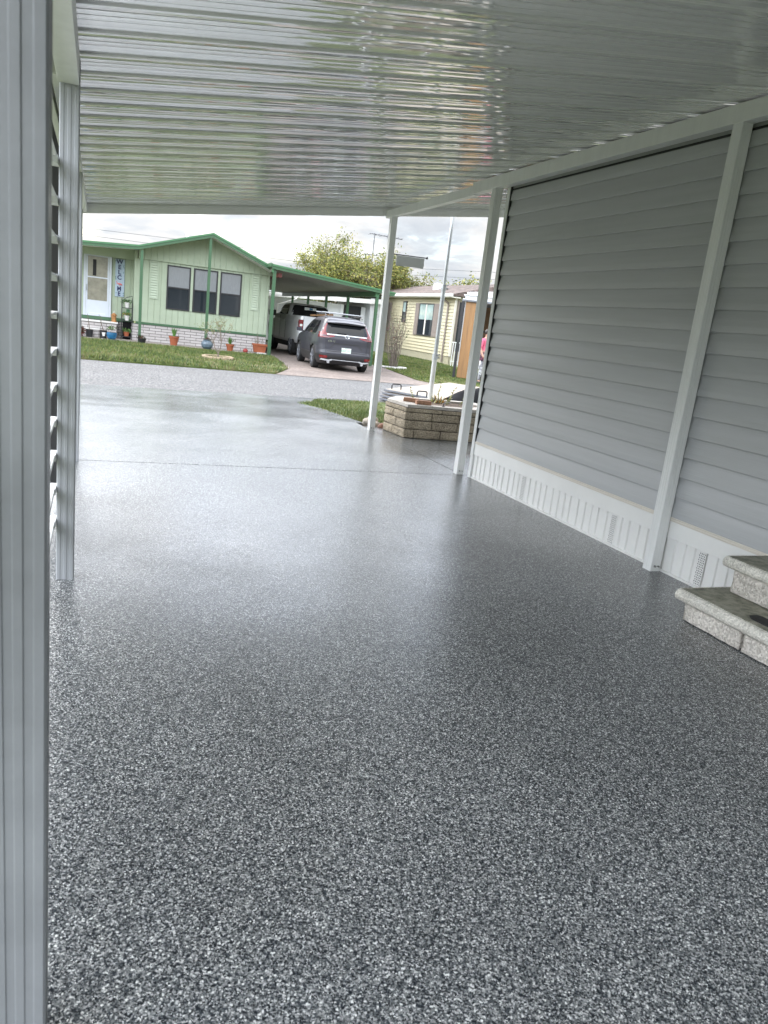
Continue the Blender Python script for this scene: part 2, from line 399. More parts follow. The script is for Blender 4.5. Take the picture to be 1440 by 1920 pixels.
grass('grass', [(-2.2, rf(-2.2)), (4.32, rf(4.32)), (5.17, 21.5), (5.86, 27.02), (-2.2, 27.02)], -.115, 42000, .03, .085, .013,
      'short patchy green lawn in front of the mint green house', edge=lambda x, y: max(0, 1-(y-rf(x))/.5), bare=lambda x, y: x > 2.2 and 19.6 < y < 22.8 and mnoise.noise(Vector((x*1.3, y*1.1, 9))) > -.1)
grass('grass', [(11.3, 20.2), (9.6, 20.7), (9.33, 21.6), (10.0, 26.2), (10.05, 33), (16.4, 42), (16.4, 36), (15, 30), (15, 21)], -.12, 36000, .03, .08, .016,
      'green lawn beside the pale yellow house', edge=lambda x, y: 0)
grass('grass', LC, zl, 24000, .02, .055, .006, 'small green verge between the coated driveway and the block planter',
      bare=lambda x, y: y < 10.2 or (x > 4.6 and mnoise.noise(Vector((x*2, y*2, 2))) > 0))

# ------------------------------------------------------------------ carport over the driveway
CZ = lambda x: 2.298+.1435*x
cp = thing('carport', 'white aluminium carport roof with glossy ribbed ceiling over the coated driveway', 'carport', (1.6, 3, 0))
CO = Vector((1.6, 3, 0))
def part(bb, name, parent, off, **k):
    off = Vector(off); bb.v = [tuple(Vector(v)-off) for v in bb.v]
    return bb.build(name, parent, **k)
# ribbed pans, profile along y
PAN = .303; y0 = 9.42; prof = []
npan = 43
for i in range(npan):
    yb = y0-i*PAN
    # four narrow strips separated by V grooves, then the wide lapped rib
    xk = 0
    strips = [.058, .058, .058, .058]
    ya = yb-.004
    sl = [-.030, -.010, .010, .030]
    jit = random.uniform(-.006, .006)
    for s_, w_ in enumerate(strips):
        t_ = sl[s_]+jit+random.uniform(-.003, .003)
        prof.append((ya-.0056, .0))
        prof.append((ya-w_*.5, -t_*w_*.5-.0005)); prof.append((ya-w_+.0056, -t_*w_))
        prof.append((ya-w_+.0040, .010)); prof.append((ya-w_-.0040, .010)); ya -= w_
    prof.append((ya-.006, .007)); prof.append((ya-.044, .0085)); prof.append((ya-.050, .012)); prof.append((ya-.063, .003))
xs_ = [-.19, .5, 1.2, 1.9, 2.6, 3.3, 4.2, 5.2, 6.2, 7.4]
vs = []; fs = []
for x in xs_:
    wob = 0
    for (y, dz) in prof: vs.append((x, y, CZ(x)+dz))
n = len(prof)
for i in range(len(xs_)-1):
    for j in range(n-1): fs.append((i*n+j, i*n+j+1, (i+1)*n+j+1, (i+1)*n+j))
bb = B(); bb.add(vs, fs, M_ceil)
o = part(bb, 'ceiling_pan', cp, CO)
# roof skin above
ya, yb = y0, y0-npan*PAN
bb = B(); bb.prism([(-.24, CZ(-.24)+.075), (7.5, CZ(7.5)+.075), (7.5, CZ(7.5)+.09), (-.24, CZ(-.24)+.09)], 'y', yb, ya+.03, M_white); part(bb, 'roof_skin', cp, CO)
# front fascia, slightly deeper than the ceiling, in two lengths
def slope_bar(x0, x1, y0_, y1_, d0, d1, m):
    bb.prism([(x0, CZ(x0)+d0), (x1, CZ(x1)+d0), (x1, CZ(x1)+d1), (x0, CZ(x0)+d1)], 'y', y0_, y1_, m)
bb = B(); slope_bar(-.23, 2.02, 9.435, 9.475, -.098, .074, M_white); slope_bar(-.23, 2.02, 9.425, 9.434, -.035, .0, M_white); part(bb, 'fascia', cp, CO)
bb = B(); slope_bar(2.023, 3.32, 9.435, 9.475, -.098, .074, M_white); slope_bar(3.323, 7.5, 9.435, 9.475, -.098, .074, M_white); slope_bar(2.023, 7.5, 9.425, 9.434, -.035, .0, M_white); part(bb, 'fascia', cp, CO)
# gutter on the low side
bb = B(); bb.box(-.30, -.215, yb, 9.475, 2.2, 2.33, M_white); part(bb, 'gutter', cp, CO)
# beams
bb = B(); bb.box(3.352, 3.432, -3.5, 7.02, 2.668, 2.772, M_grain); part(bb, 'beam', cp, CO, bevel=.003)
bb = B(); bb.box(3.358, 3.428, 7.0, 9.432, 2.655, 2.742, M_grain); part(bb, 'beam', cp, CO, bevel=.003)
bb = B(); bb.box(-.168, -.086, -3.5, 3.648, 2.145, 2.262, M_grain); part(bb, 'beam', cp, CO, bevel=.002)
bb = B(); bb.box(-.200, -.128, 3.735, 9.43, 2.19, 2.262, M_grain); part(bb, 'beam', cp, CO, bevel=.002)
def fluted(x0, x1, y0_, y1_, z0, z1, m, d=.0022, n=5):
    """square tube whose faces carry shallow flutes"""
    pts = []
    def side(p, q):
        p = Vector(p); q = Vector(q); t = (q-p); L_ = t.length; t.normalize(); nn = Vector((t.y, -t.x))
        e = .004
        res = []
        seg = (L_-2*e)/n
        res.append(p+t*e)
        for i in range(n):
            dd = -d if i % 2 else 0
            a = e+i*seg; c = a+seg
            res.append(p+t*(a+.0012)+nn*dd); res.append(p+t*(c-.0012)+nn*dd)
        res.append(q-t*e)
        return res
    for p, q in (((x0, y0_), (x1, y0_)), ((x1, y0_), (x1, y1_)), ((x1, y1_), (x0, y1_)), ((x0, y1_), (x0, y0_))): pts += side(p, q)
    bb.prism([(p.x, p.y) for p in pts], 'z', z0, z1, m)
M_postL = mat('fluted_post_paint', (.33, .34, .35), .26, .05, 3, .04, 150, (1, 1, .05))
M_postN = mat('shaded_post_paint', (.20, .208, .213), .3, .22, 2.2, .04, 150, (1, 1, .9))  # near post: its darker, blotchy shading is put into the paint colour
def bolts(pts, ax):
    for p in pts:
        if ax == 'y': bb.tube([(p[0], p[1], p[2]), (p[0], p[1]-.008, p[2])], .008, M_steel, 6)
        else: bb.tube([(p[0], p[1], p[2]), (p[0]+.008, p[1], p[2])], .008, M_steel, 6)
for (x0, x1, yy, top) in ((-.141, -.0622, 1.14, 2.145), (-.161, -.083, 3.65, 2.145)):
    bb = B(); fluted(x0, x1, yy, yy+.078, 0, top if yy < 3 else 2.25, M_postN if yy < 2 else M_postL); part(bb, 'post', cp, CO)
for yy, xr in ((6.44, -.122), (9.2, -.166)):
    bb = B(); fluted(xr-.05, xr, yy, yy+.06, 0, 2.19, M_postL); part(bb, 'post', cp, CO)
for yy, top in ((3.655, 2.70), (6.545, 2.70), (9.20, 2.655), (.6, 2.70), (-2.4, 2.70)):
    bb = B(); fluted(3.357, 3.435, yy, yy+.078, 0, top, M_grain, .0012, 7); ps = part(bb, 'post', cp, CO)
    bb = B(); bolts([(3.385, yy, .035)], 'y'); bb.tube([(3.412, yy, .035), (3.412, yy-.012, .034)], .006, M_steel, 6)
    bb.v = [tuple(Vector(v)-CO) for v in bb.v]; bb.build('bolt', ps)

# ------------------------------------------------------------------ slatted screen at left
sc_ = thing('slatted_screen', 'white slatted screen closing the side between the two left posts', 'screen', (-.15, 2.5, 0)); SO = Vector((-.15, 2.5, 0))
for k in range(11):
    z = .28+k*.1565; bb = B(); pr_ = []
    for i in range(7):
        a = PI*i/6; pr_.append((-.188+.024*math.cos(a), z+.016*math.sin(a)+.012*math.cos(a)))
    for i in range(6, -1, -1):
        a = PI*i/6; pr_.append((-.188+.021*math.cos(a), z+.013*math.sin(a)-.004+.012*math.cos(a)))
    bb.prism(pr_, 'y', 1.25, 3.598, M_white); part(bb, 'slat', sc_, SO, smooth=False)
    bb = B(); bb.box(-.21, -.163, 3.60, 3.72, z-.012, z+.018, M_white)
    part(bb, 'clip', sc_, SO)
bb = B(); bb.box(-.232, -.228, 3.95, 5.4, .12, 2.14, M_dark); part(bb, 'dark_gap_sheet', sc_, SO)  # dark sheet added beyond the slats so the gaps between them look dark

# ------------------------------------------------------------------ grey house beside the driveway
gh = thing('grey_house', 'house wall with blue grey lap siding and white skirting along the driveway', 'house', (5.5, 2, 0)); GO = Vector((5.5, 2, 0))
WX = 3.462; CH = .1285
bb = B()
def lap(pro_out, z0, z1, course, depth):
    """list of (offset outwards, z) for lapped boards"""
    out = []; z = z0
    while z < z1-.01:
        t = min(course, z1-z)
        for f, d in ((0, 1.0), (.03, 1.12), (.30, 1.0), (.62, .62), (.86, .25), (1, .10)):
            out.append((depth*d, z+t*f))
        z += t
    return out
P_ = lap(1, .366, 2.70, CH, .017)
n = len(P_)
ys_ = [-4, 1, 3, 5, 6.40]
vs = [(WX-.004-p, y, z) for y in ys_ for p, z in P_]
fs = [(i*n+j, i*n+j+1, (i+1)*n+j+1, (i+1)*n+j) for i in range(len(ys_)-1) for j in range(n-1)]
bb.add(vs, fs, M_siding)
# end wall (faces the street)
ex = [WX+.02, 5.5, 8.2]
vs = [(x, 6.412+p, z) for x in ex for p, z in P_]
fs = [(i*n+j, i*n+j+1, (i+1)*n+j+1, (i+1)*n+j) for i in range(2) for j in range(n-1)]
bb.add(vs, fs, M_siding)
bb.box(WX+.002, 8.19, -4, 6.408, .3, 2.75, M_siding)
part(bb, 'wall', gh, GO)
bb = B(); bb.box(WX-.032, WX+.03, 6.403, 6.455, .215, 2.74, M_white); bb.box(WX-.028, WX-.012, 6.388, 6.402, .36, 2.72, M_dark)
bb.box(WX-.030, WX+.03, 6.403, 6.450, 0, .214, M_white); part(bb, 'corner_trim', gh, GO, bevel=.002)
bb = B(); bb.box(WX-.012, WX, -4, 6.40, 2.701, 2.76, M_siding); bb.box(WX-.02, WX, -4, 6.40, 2.64, 2.652, M_dark); part(bb, 'top_trim', gh, GO)
bb = B(); bb.box(WX-.020, WX, -4, 6.402, .232, .338, M_skirt); bb.box(WX-.0265, WX, -4, 6.402, .340, .352, M_cream); bb.box(WX-.024, WX, -4, 6.402, .352, .366, M_cream); part(bb, 'trim_board', gh, GO, bevel=.002)
# skirting panel with vertical ribs
bb = B(); y = 6.40; pts = []
vents = [(5.50, 5.40), (4.26, 4.15), (3.40, 3.29), (2.30, 2.19), (1.2, 1.1)]
k = 0
wseq = [.088, .082, .080, .105]
out = []
while y > -4:
    w_ = wseq[k % 4]; k += 1
    out += [(y, .001), (y-.004, .011), (y-w_+.028, .011), (y-w_+.024, .001)]
    y -= w_
vs = [(WX-p, yy, z) for z in (.014, .232) for yy, p in out]; n = len(out)
bb.add(vs, [(j, j+1, n+j+1, n+j) for j in range(n-1)], M_skirt)
bb.box(WX+.001, 8.19, -4, 6.40, 0, .3, M_skirt)
part(bb, 'skirting', gh, GO)
bb = B(); bb.box(WX-.022, WX, -4, 6.40, 0, .013, M_skirt); part(bb, 'base_trim', gh, GO)
for a, c in vents[:3]:
    bb = B(); ym = (a+c)/2; bb.box(WX-.014, WX-.0105, ym-.028, ym+.028, .016, .23, M_skirt)
    for r in range(15):
        for q in range(4):
            yy = ym-.024+q*.0135+(r % 2)*.005; zz = .022+r*.0137
            bb.add([(WX-.0148, yy, zz), (WX-.0148, yy+.0062, zz+.002), (WX-.0148, yy+.0068, zz+.0092), (WX-.0148, yy+.0006, zz+.007)], [(0, 1, 2, 3)], M_dark)
    part(bb, 'vent_strip', gh, GO)

# ------------------------------------------------------------------ stone steps at right
ss = thing('stone_steps', 'two stone steps with rough block risers and stained treads against the grey house', 'steps', (3.2, 2.2, 0)); S0 = Vector((3.2, 2.2, 0))
def rough_block(bb, x0, x1, y0_, y1_, z0, z1, m, amp=.006, res=.02, seed=0, faces='-x'):
    """box whose visible faces are displaced like split stone"""
    def grid(o, u, v, nu, nv, nrm):
        vs = []; fs = []
        for i in range(nu+1):
            for j in range(nv+1):
                p = Vector(o)+Vector(u)*(i/nu)+Vector(v)*(j/nv)
                e = min(i, nu-i, j, nv-j)
                d = mnoise.noise(p*22+Vector((seed, 0, 0)))*amp+mnoise.noise(p*60+Vector((seed, 3, 0)))*amp*.5
                vs.append(p+Vector(nrm)*(d-(amp*.8 if e == 0 else 0)))
        for i in range(nu):
            for j in range(nv):
                a = i*(nv+1)+j; fs.append((a, a+1, a+nv+2, a+nv+1))
        bb.add(vs, fs, m)
    ny = max(2, int((y1_-y0_)/res)); nx = max(2, int((x1-x0)/res)); nz = max(2, int((z1-z0)/res))
    grid((x0, y0_, z0), (0, y1_-y0_, 0), (0, 0, z1-z0), ny, nz, (-1, 0, 0))
    grid((x0, y1_, z0), (x1-x0, 0, 0), (0, 0, z1-z0), nx, nz, (0, 1, 0))
    grid((x0, y0_, z0), (x1-x0, 0, 0), (0, 0, z1-z0), nx, nz, (0, -1, 0))
    bb.box(x0+amp*1.3, x1, y0_+amp*1.3, y1_-amp*1.3, z0, z1, m)
for (xx, seq, z0, z1) in ((2.935, [(2.895, 2.507), (2.493, 2.05), (2.036, 1.60), (1.585, 1.3)], .006, .100), (3.165, [(2.842, 2.46), (2.447, 2.0), (1.99, 1.5)], .178, .300)):
    for i, (a, c) in enumerate(seq):
        bb = B(); rough_block(bb, xx, WX-.03, c, a, z0, z1, M_stone, seed=i*3.1+xx); part(bb, 'riser_block', ss, S0)
bb = B(); bb.box(2.95, WX-.035, 1.3, 2.885, 0, .014, M_dark); part(bb, 'footing', ss, S0)
def tread(xf, xb, ya_, yb_, zt, th, nm):
    bb = B(); r = th/2; pr_ = []
    for i in range(7):
        a = PI/2+PI*i/6; pr_.append((xf+r+r*math.cos(a), zt-r+r*math.sin(a)))
    pr_ += [(xb, zt-th), (xb, zt)]
    n = len(pr_); ys2 = [ya_-.0]+[ya_+(yb_-ya_)*i/40 for i in range(1, 41)]
    vs = []
    for i, y in enumerate(ys2):
        for (x, z) in pr_:
            w = 1 if x < xf+r*1.2 else 0
            vs.append((x+w*.0035*mnoise.noise(Vector((x*5, y*14, z*9))), y, z+(0 if z > zt-.001 and not w else w*.002*mnoise.noise(Vector((3, y*12, z*5))))))
    fs = []
    for i in range(40):
        for j in range(n-1):
            fs.append((i*n+j, i*n+j+1, (i+1)*n+j+1, (i+1)*n+j))
    bb.add(vs, fs[:], M_cap)
    bb.poly(vs[:n][::-1], M_cap); bb.poly(vs[40*n:], M_cap)
    bb.box(xf+r*1.25, xb, min(ya_, yb_)+.012, max(ya_, yb_)-.012, zt-.004, zt+.0012, M_tread)
    o = part(bb, nm, ss, S0, smooth=False)
    return o
tread(2.888, WX-.033, 1.28, 2.93, .168, .063, 'tread')
tread(3.115, WX-.033, 1.28, 2.885, .363, .058, 'tread')
bb = B()
pts = [(2.985, 2.50), (2.985, 1.9), (3.075, 1.9), (3.075, 2.50), (3.06, 2.535), (3.0, 2.535)]
bb.prism([(2.962, 2.495), (2.962, 1.80), (3.05, 1.80), (3.05, 2.51), (3.035, 2.532), (2.985, 2.532)], 'z', .1705, .176, M_rubber)
tag(bb.build('tread_strip', bevel=.002), 'black grip strip lying on the lower stone step', 'mat')

# ------------------------------------------------------------------ block planter
pl = thing('block_planter', 'low planter of split face concrete blocks beside the end of the grey house', 'planter', (4.3, 9.2, 0)); PO = Vector((4.3, 9.2, 0))
# outline (inner side hidden): A left-back, Bc front-left corner, C front-right corner, D right-back
A = Vector((3.60, 9.36)); Bc = Vector((3.655, 8.74)); Cc = Vector((4.62, 8.66)); Dd = Vector((5.25, 9.2)); E2 = Vector((5.1, 9.75)); F2 = Vector((3.9, 9.8))
M_joint = mat('planter_joint', (.05, .042, .035), .95, .1)
def wallrun(p, q, z0, z1, cuts, m, d=.09, amp=.007, gap=.011, seed=0):
    t = (q-p); L_ = t.length; t.normalize(); nn = Vector((t.y, -t.x))
    cc = [0]+[c for c in cuts if c < L_]+[L_]
    for i in range(len(cc)-1):
        bb = B(); a = cc[i]+(gap/2 if i else 0); c = cc[i+1]-(gap/2 if i < len(cc)-2 else 0)
        nu = max(2, int((c-a)/.022)); nz = 5
        vs = []; fs = []
        for u in range(nu+1):
            for w in range(nz+1):
                s_ = a+(c-a)*u/nu; z = z0+gap/2+(z1-z0-gap)*w/nz
                e = min(u, nu-u, w, nz-w)
                P3 = Vector((s_*7+seed, z*9, i)); dd = mnoise.noise(P3*2.1)*amp+mnoise.noise(P3*6)*amp*.6-(amp if e == 0 else 0)
                P2 = p+t*s_+nn*dd; vs.append((P2.x, P2.y, z))
        for u in range(nu):
            for w in range(nz):
                k = u*(nz+1)+w; fs.append((k, k+1, k+nz+2, k+nz+1))
        bb.add(vs, fs, m)
        c1 = p+t*a-nn*.012; c2 = p+t*c-nn*.012; c3 = p+t*c-nn*d; c4 = p+t*a-nn*d
        bb.prism([tuple(c1), tuple(c2), tuple(c3), tuple(c4)], 'z', z0+gap/2, z1-gap/2, m)
        part(bb, 'wall_block', pl, PO)
rows = [(0, .114), (.114, .228), (.228, .33), (.33, .385)]
segs = [(A, Bc), (Bc, Cc), (Cc, Dd), (Dd, E2), (E2, F2), (F2, A)]
for r, (z0, z1) in enumerate(rows):
    for si, (p, q) in enumerate(segs):
        off = (.0 if r % 2 else .22)
        cuts = [[.14, .50], [.37, .72], [.36, .74], [.08, .49, .86]][r] if si == 1 else ([[.28], [.36], [.26], [.2, .42]][r] if si == 0 else [.4, .8, 1.1])
        wallrun(p, q, z0, z1, cuts, M_block, seed=r*5+si*11, amp=.007 if r < 3 else .003)
ins = lambda P, k: [(4.35+(p.x-4.35)*k, 9.25+(p.y-9.25)*k) for p in P]
O6 = [A, Bc, Cc, Dd, E2, F2]
bb = B(); bb.prism(ins(O6, .955), 'z', .004, .383, M_joint); part(bb, 'core', pl, PO)
bb = B(); oo = ins(O6, .965); ii = ins(O6, .70)
for i in range(6):
    j = (i+1) % 6
    o1, o2, i2, i1 = [Vector(x) for x in (oo[i], oo[j], ii[j], ii[i])]
    parts_ = 2 if i in (0, 2) else 3
    for k in range(parts_):
        f0 = k/parts_+.002; f1 = (k+1)/parts_-.002
        q4 = [o1.lerp(o2, f0), o1.lerp(o2, f1), i1.lerp(i2, f1), i1.lerp(i2, f0)]
        bb.prism([tuple(v) for v in q4], 'z', .386, .424, M_coping)
part(bb, 'coping', pl, PO, bevel=.002)
bb = B(); bb.prism(ins(O6, .70), 'z', .3, .395, M_soil); part(bb, 'soil', pl, PO)
for i, (x, y, rz, lab) in enumerate(((3.86, 9.10, -.5, 'loose reddish brick lying further back on the planter coping'), (3.93, 8.86, -.12, 'loose reddish brick lying at the front edge of the planter coping'))):
    bb = B(); M = Matrix.Translation((x, y, .425)) @ Matrix.Rotation(rz, 4, 'Z'); bb.box(-.098, .098, -.045, .045, 0, .052, M_brickA, M)
    tag(bb.build('brick', bevel=.005), lab, 'brick', 'loose bricks on the planter')
bb = B(); bb.lathe([(.022, 0), (.024, .006), (.006, .012), (.006, .03), (.018, .036), (.004, .045)], 4.19, 8.80, M_black, 10, .425)
bb.tube([(4.19, 8.8, .46), (4.24, 8.8, .49), (4.29, 8.8, .47)], .004, M_steel, 5)
tag(bb.build('garden_hook'), 'small black hook fitting standing on the planter coping', 'hook')

# flagpole
fp = thing('flagpole', 'tall silver metal pole rising from the block planter', 'pole', (4.44, 9.8, 0)); FO = Vector((4.44, 9.8, 0))
for (z0, z1, r) in ((0, 1.02, .034), (1.0, 1.96, .029), (1.93, 6.2, .0235)):
    bb = B(); bb.tube([(4.44, 9.8, z0), (4.44, 9.8, z1)], r, M_galv if z0 else M_white, 14); part(bb, 'pole_section', fp, FO, smooth=False)
for z, r in ((1.0, .042), (1.94, .036)):
    bb = B(); bb.tube([(4.44, 9.8, z-.03), (4.44, 9.8, z+.05)], r, M_galv, 12); bb.tube([(4.44, 9.8, z), (4.50, 9.78, z)], .012, M_steel, 6)
    bb.tube([(4.44, 9.75, z+.03), (4.49, 9.76, z+.05)], .008, M_steel, 6); part(bb, 'clamp', fp, FO)

def sprig(bb, x, y, z, h, lean, n, m, leafm, lr=.02):
    p = Vector((x, y, z)); d = Vector((lean[0], lean[1], 1)).normalized(); pts = [p.copy()]
    for i in range(6):
        d = (d+Vector((random.gauss(0, .12), random.gauss(0, .12), .05))).normalized(); p = p+d*h/6; pts.append(p.copy())
    bb.tube(pts, [.007*(1-i/8) for i in range(7)], m, 5)
    for i in range(n):
        q = pts[1+i % 6]; a = random.uniform(0, 2*PI); u = Vector((math.cos(a), math.sin(a), random.uniform(.2, .9)))*lr*random.uniform(.7, 1.5)
        s = Vector((-math.sin(a), math.cos(a), 0))*lr*.35
        bb.poly([q, q+u*.5+s, q+u, q+u*.5-s], leafm)
M_succ = mat('pale_succulent', (.30, .31, .12), .6, .3, 20)
for i, (x, y, h, ln) in enumerate(((4.03, 9.38, .20, (-.3, 0)), (4.42, 9.45, .34, (-.12, 0)), (4.56, 9.42, .24, (.25, 0)), (4.72, 9.4, .30, (.9, 0)), (4.50, 9.36, .12, (.1, .1)))):
    bb = B(); sprig(bb, x, y, .39, h, ln, 34, M_succ, M_succ, .028)
    labs = ['leafy sprig leaning left near the loose bricks in the planter', 'tall thin sprig growing just left of the pole base', 'sprig growing just right of the pole base', 'long stem leaning far right in the planter', 'low clump of yellow stems at the foot of the pole']
    tag(bb.build('succulent'), labs[i], 'plant', 'succulents in the block planter')
bb = B()
for i in range(40):
    a = random.uniform(0, 2*PI); q = Vector((4.44+random.uniform(-.09, .09), 9.5+random.uniform(-.06, .06), .4)); u = Vector((math.cos(a)*.05, math.sin(a)*.05, random.uniform(.03, .12)))
    s = Vector((-math.sin(a), math.cos(a), 0))*.012; bb.poly([q-s, q+u*.6-s*.8, q+u, q+u*.6+s*.8, q+s], random.choice([M_leafwarm, M_succ, M_rock]))
tag(bb.build('dry_leaf_clump'), 'clump of yellow and pale dry leaves around the pole base', 'plant')

# rocks by the post
for (x, y, z, r, m, nm, lb) in ((3.60, 9.85, .0, .12, M_rock, 'rock', 'larger pale rock left of the middle post'), (3.60, 9.64, .0, .075, M_rock, 'rock', 'smaller pale rock touching the left of the middle post'),
                           (3.68, 9.52, .0, .075, M_rockbr, 'rock', 'reddish brown rock between the middle post and the planter')):
    bm = bmesh.new(); bmesh.ops.create_icosphere(bm, subdivisions=3, radius=r)
    for v in bm.verts:
        v.co *= 1+.35*mnoise.noise(v.co*9+Vector((x*5, y, 0))); v.co.z = max(v.co.z*.75+r*.35, -.03)
    me = bpy.data.meshes.new(nm); bm.to_mesh(me); bm.free(); me.materials.append(m)
    o = bpy.data.objects.new(nm, me); COL.objects.link(o); o.location = (x, y, z-.02); tag(o, lb, 'rock', 'edging rocks beside the post')

# hanging sign on the middle post
hs = thing('hanging_sign', 'plain grey sign board hanging from a rod on the middle white post', 'sign', (3.43, 9.24, 2.2)); HO = Vector((3.43, 9.24, 2.2))
bb = B(); bb.tube([(3.425, 9.24, 2.228), (3.895, 9.235, 2.238)], .007, M_edge, 8); part(bb, 'rod', hs, HO)
bm = B(); bb = bm; bb.lathe([(.002, -.016), (.012, -.012), (.016, 0), (.012, .012), (.002, .016)], 3.90, 9.235, M_edge, 10, 2.239); part(bb, 'finial', hs, HO, smooth=True)
bb = B(); pts = [(3.482+.004*math.sin(i*2.1), 2.100+i*.0125) for i in range(10)]
pts = [(3.862, 2.105), (3.868, 2.15), (3.863, 2.18), (3.866, 2.226), (3.482, 2.219)]+[(3.482+(.006 if i % 2 else 0), 2.21-i*.0125) for i in range(1, 9)]+[(3.486, 2.098)]
bb.prism(pts, 'y', 9.232, 9.240, M_signgrey); part(bb, 'board', hs, HO)

# ------------------------------------------------------------------ stack of flat panels and tarp by the street
def quadz(bb, pts, z0, z1, m, mt):
    n = len(pts)
    bb.prism(pts, 'z', z0, z1, m); bb.poly([(x, y, z1+.003) for x, y in [(sum(p[0] for p in pts)/n+(x-sum(p[0] for p in pts)/n)*.985, sum(p[1] for p in pts)/n+(y-sum(p[1] for p in pts)/n)*.985) for x, y in pts]], mt)
base = [(5.62, 14.85), (9.85, 20.1), (11.3, 18.6), (7.7, 13.9)]
ptop = [(5.65, 14.80), (8.95, 18.6), (10.3, 16.9), (6.55, 13.2)]
for k in range(4):
    bb = B(); dx = -.05*(3-k)-random.uniform(0, .03); dy = -.05*(3-k)
    z0 = -.145+k*.058
    quadz(bb, [(x+dx, y+dy) for x, y in ptop], z0+.012, z0+.05, M_edge, M_drywood)
    bb.v = [(x, y, z) for x, y, z in bb.v]
    labs = ['bottom sheet of the stack of flat panels by the street', 'second sheet from the bottom of the stack of flat panels', 'third sheet from the bottom of the stack of flat panels', 'topmost pale sheet of the stack of flat panels with a loop handle']
    o = bb.build('flat_panel', bevel=.004); tag(o, labs[k], 'panel', 'flat panels stacked by the street')
    if k == 3: top_panel = o
def handle(x, y, z, rz, w=.11, h=.105):
    bb = B(); c, s = math.cos(rz), math.sin(rz); pts = []
    for (u, v) in ((-w, 0), (-w, h*.75), (-w*.8, h), (w*.8, h), (w, h*.75), (w, 0)): pts.append((x+u*c, y+u*s, z+v))
    bb.tube(pts, .014, M_black, 7)
    o_ = top_panel.location; bb.v = [tuple(Vector(v)-o_) for v in bb.v]; bb.build('handle', top_panel)
handle(5.98, 14.98, .08, .1); handle(6.05, 13.75, .08, .1)
# black tarp roll to the right
bb = B(); nx = 30; ny = 14; vs = []; fs = []
for i in range(nx+1):
    for j in range(ny+1):
        u = i/nx; v = j/ny
        x = 6.35+2.9*u; y = 12.75+2.6*u+v*(1.2)
        z = -.14+.46*math.sin(PI*v)**.6*(.5+.5*math.sin(PI*min(1, u*1.2+.1)))+.03*mnoise.noise(Vector((x*2.5, y*2.5, 0)))
        vs.append((x, y-v*.4, max(z, -.15)))
for i in range(nx):
    for j in range(ny): a = i*(ny+1)+j; fs.append((a, a+1, a+ny+2, a+ny+1))
bb.add(vs, fs, M_tarp)
tag(bb.build('tarp', smooth=True), 'black tarp bundled beside the flat panels', 'tarp')

# ------------------------------------------------------------------ green house across the street
gr = thing('green_house', 'mint green mobile home with dark green trim and white brick skirting', 'house', (1.5, 31, -.08)); RO = Vector((1.5, 31, -.08))
HY = 28.0
def panelwall(bb, x0, x1, y, z0, z1f, m, pitch=.203, gr_=.012, groove=None):
    """vertical grooved panel facing -y, with a sloping top z1f(x)"""
    x = x0; pro = []
    while x < x1-1e-4:
        xe = min(x+pitch, x1); pro += [(x, 0), (max(x, xe-gr_*2), 0), (max(x, xe-gr_*1.5), .014), (max(x, xe-gr_*.5), .014)]; x = xe
    pro.append((x1, 0)); n = len(pro)
    vs = [(px, y+d, z0) for px, d in pro]+[(px, y+d, z1f(px)) for px, d in pro]
    bb.add(vs, [(j, j+1, n+j+1, n+j) for j in range(n-1)], m)
APX, APZ = 3.60, 3.745
def rz_(x):   # underside of the roof at the gable
    return APZ-.10-(.30*(APX-x) if x < APX else .405*(x-APX))
bb = B()
panelwall(bb, 1.235, 5.80, HY, .575, lambda x: 2.66, M_mint)
bb.box(1.235, 5.80, HY+.02, HY+.1, .575, 2.66, M_mint)
bb.box(1.235, 1.30, HY-.015, HY+.001, .58, 2.66, M_mint)
# recess (porch) wall
panelwall(bb, -3.2, 1.23, HY+.55, .575, lambda x: 2.62, M_mint)
bb.box(-3.2, 1.235, HY+.57, HY+.65, .575, 3.0, M_mint); panelwall(bb, -3.2, 1.23, HY+.40, 2.60, lambda x: 2.93, M_mint, 50)
bb.box(1.15, 1.234, HY+.002, HY+.56, .575, 2.9, M_mint)
# main side walls and back
bb.box(5.72, 5.80, HY+.101, 43, .575, 2.66, M_mint); bb.box(-3.2, 5.80, 43, 43.1, .3, 2.66, M_mint)
part(bb, 'wall', gr, RO)
bb = B()
vs = []; xg = [1.27, 2.0, 2.8, APX, 4.3, 5.0, 5.86]
panelwall(bb, 1.27, APX, HY-.06, 2.66, lambda x: rz_(x)+.05, M_mint); panelwall(bb, APX, 5.86, HY-.06, 2.66, lambda x: rz_(x)+.05, M_mint)
bb.box(1.27, 5.86, HY-.055, HY-.002, 2.655, 2.70, M_mint)
part(bb, 'gable', gr, RO)
bb = B(); bb.box(1.235, 5.80, HY-.02, HY-.0, .50, .574, M_green); bb.box(-3.2, 1.2, HY+.50, HY+.549, .49, .60, M_green); part(bb, 'sill_band', gr, RO)
bb = B(); bb.box(1.1, 5.80, HY+.006, HY+.1, -.1, .5, M_brickW); bb.box(-3.2, 1.1, HY+.56, HY+.66, -.1, .49, M_brickW); bb.box(5.7, 5.79, HY+.1, 43, -.1, .5, M_brickW); part(bb, 'brick_skirting', gr, RO)
bb = B(); bb.box(1.30, 5.70, HY-.007, HY+.001, 1.205, 1.225, M_mint); part(bb, 'belt_trim', gr, RO)
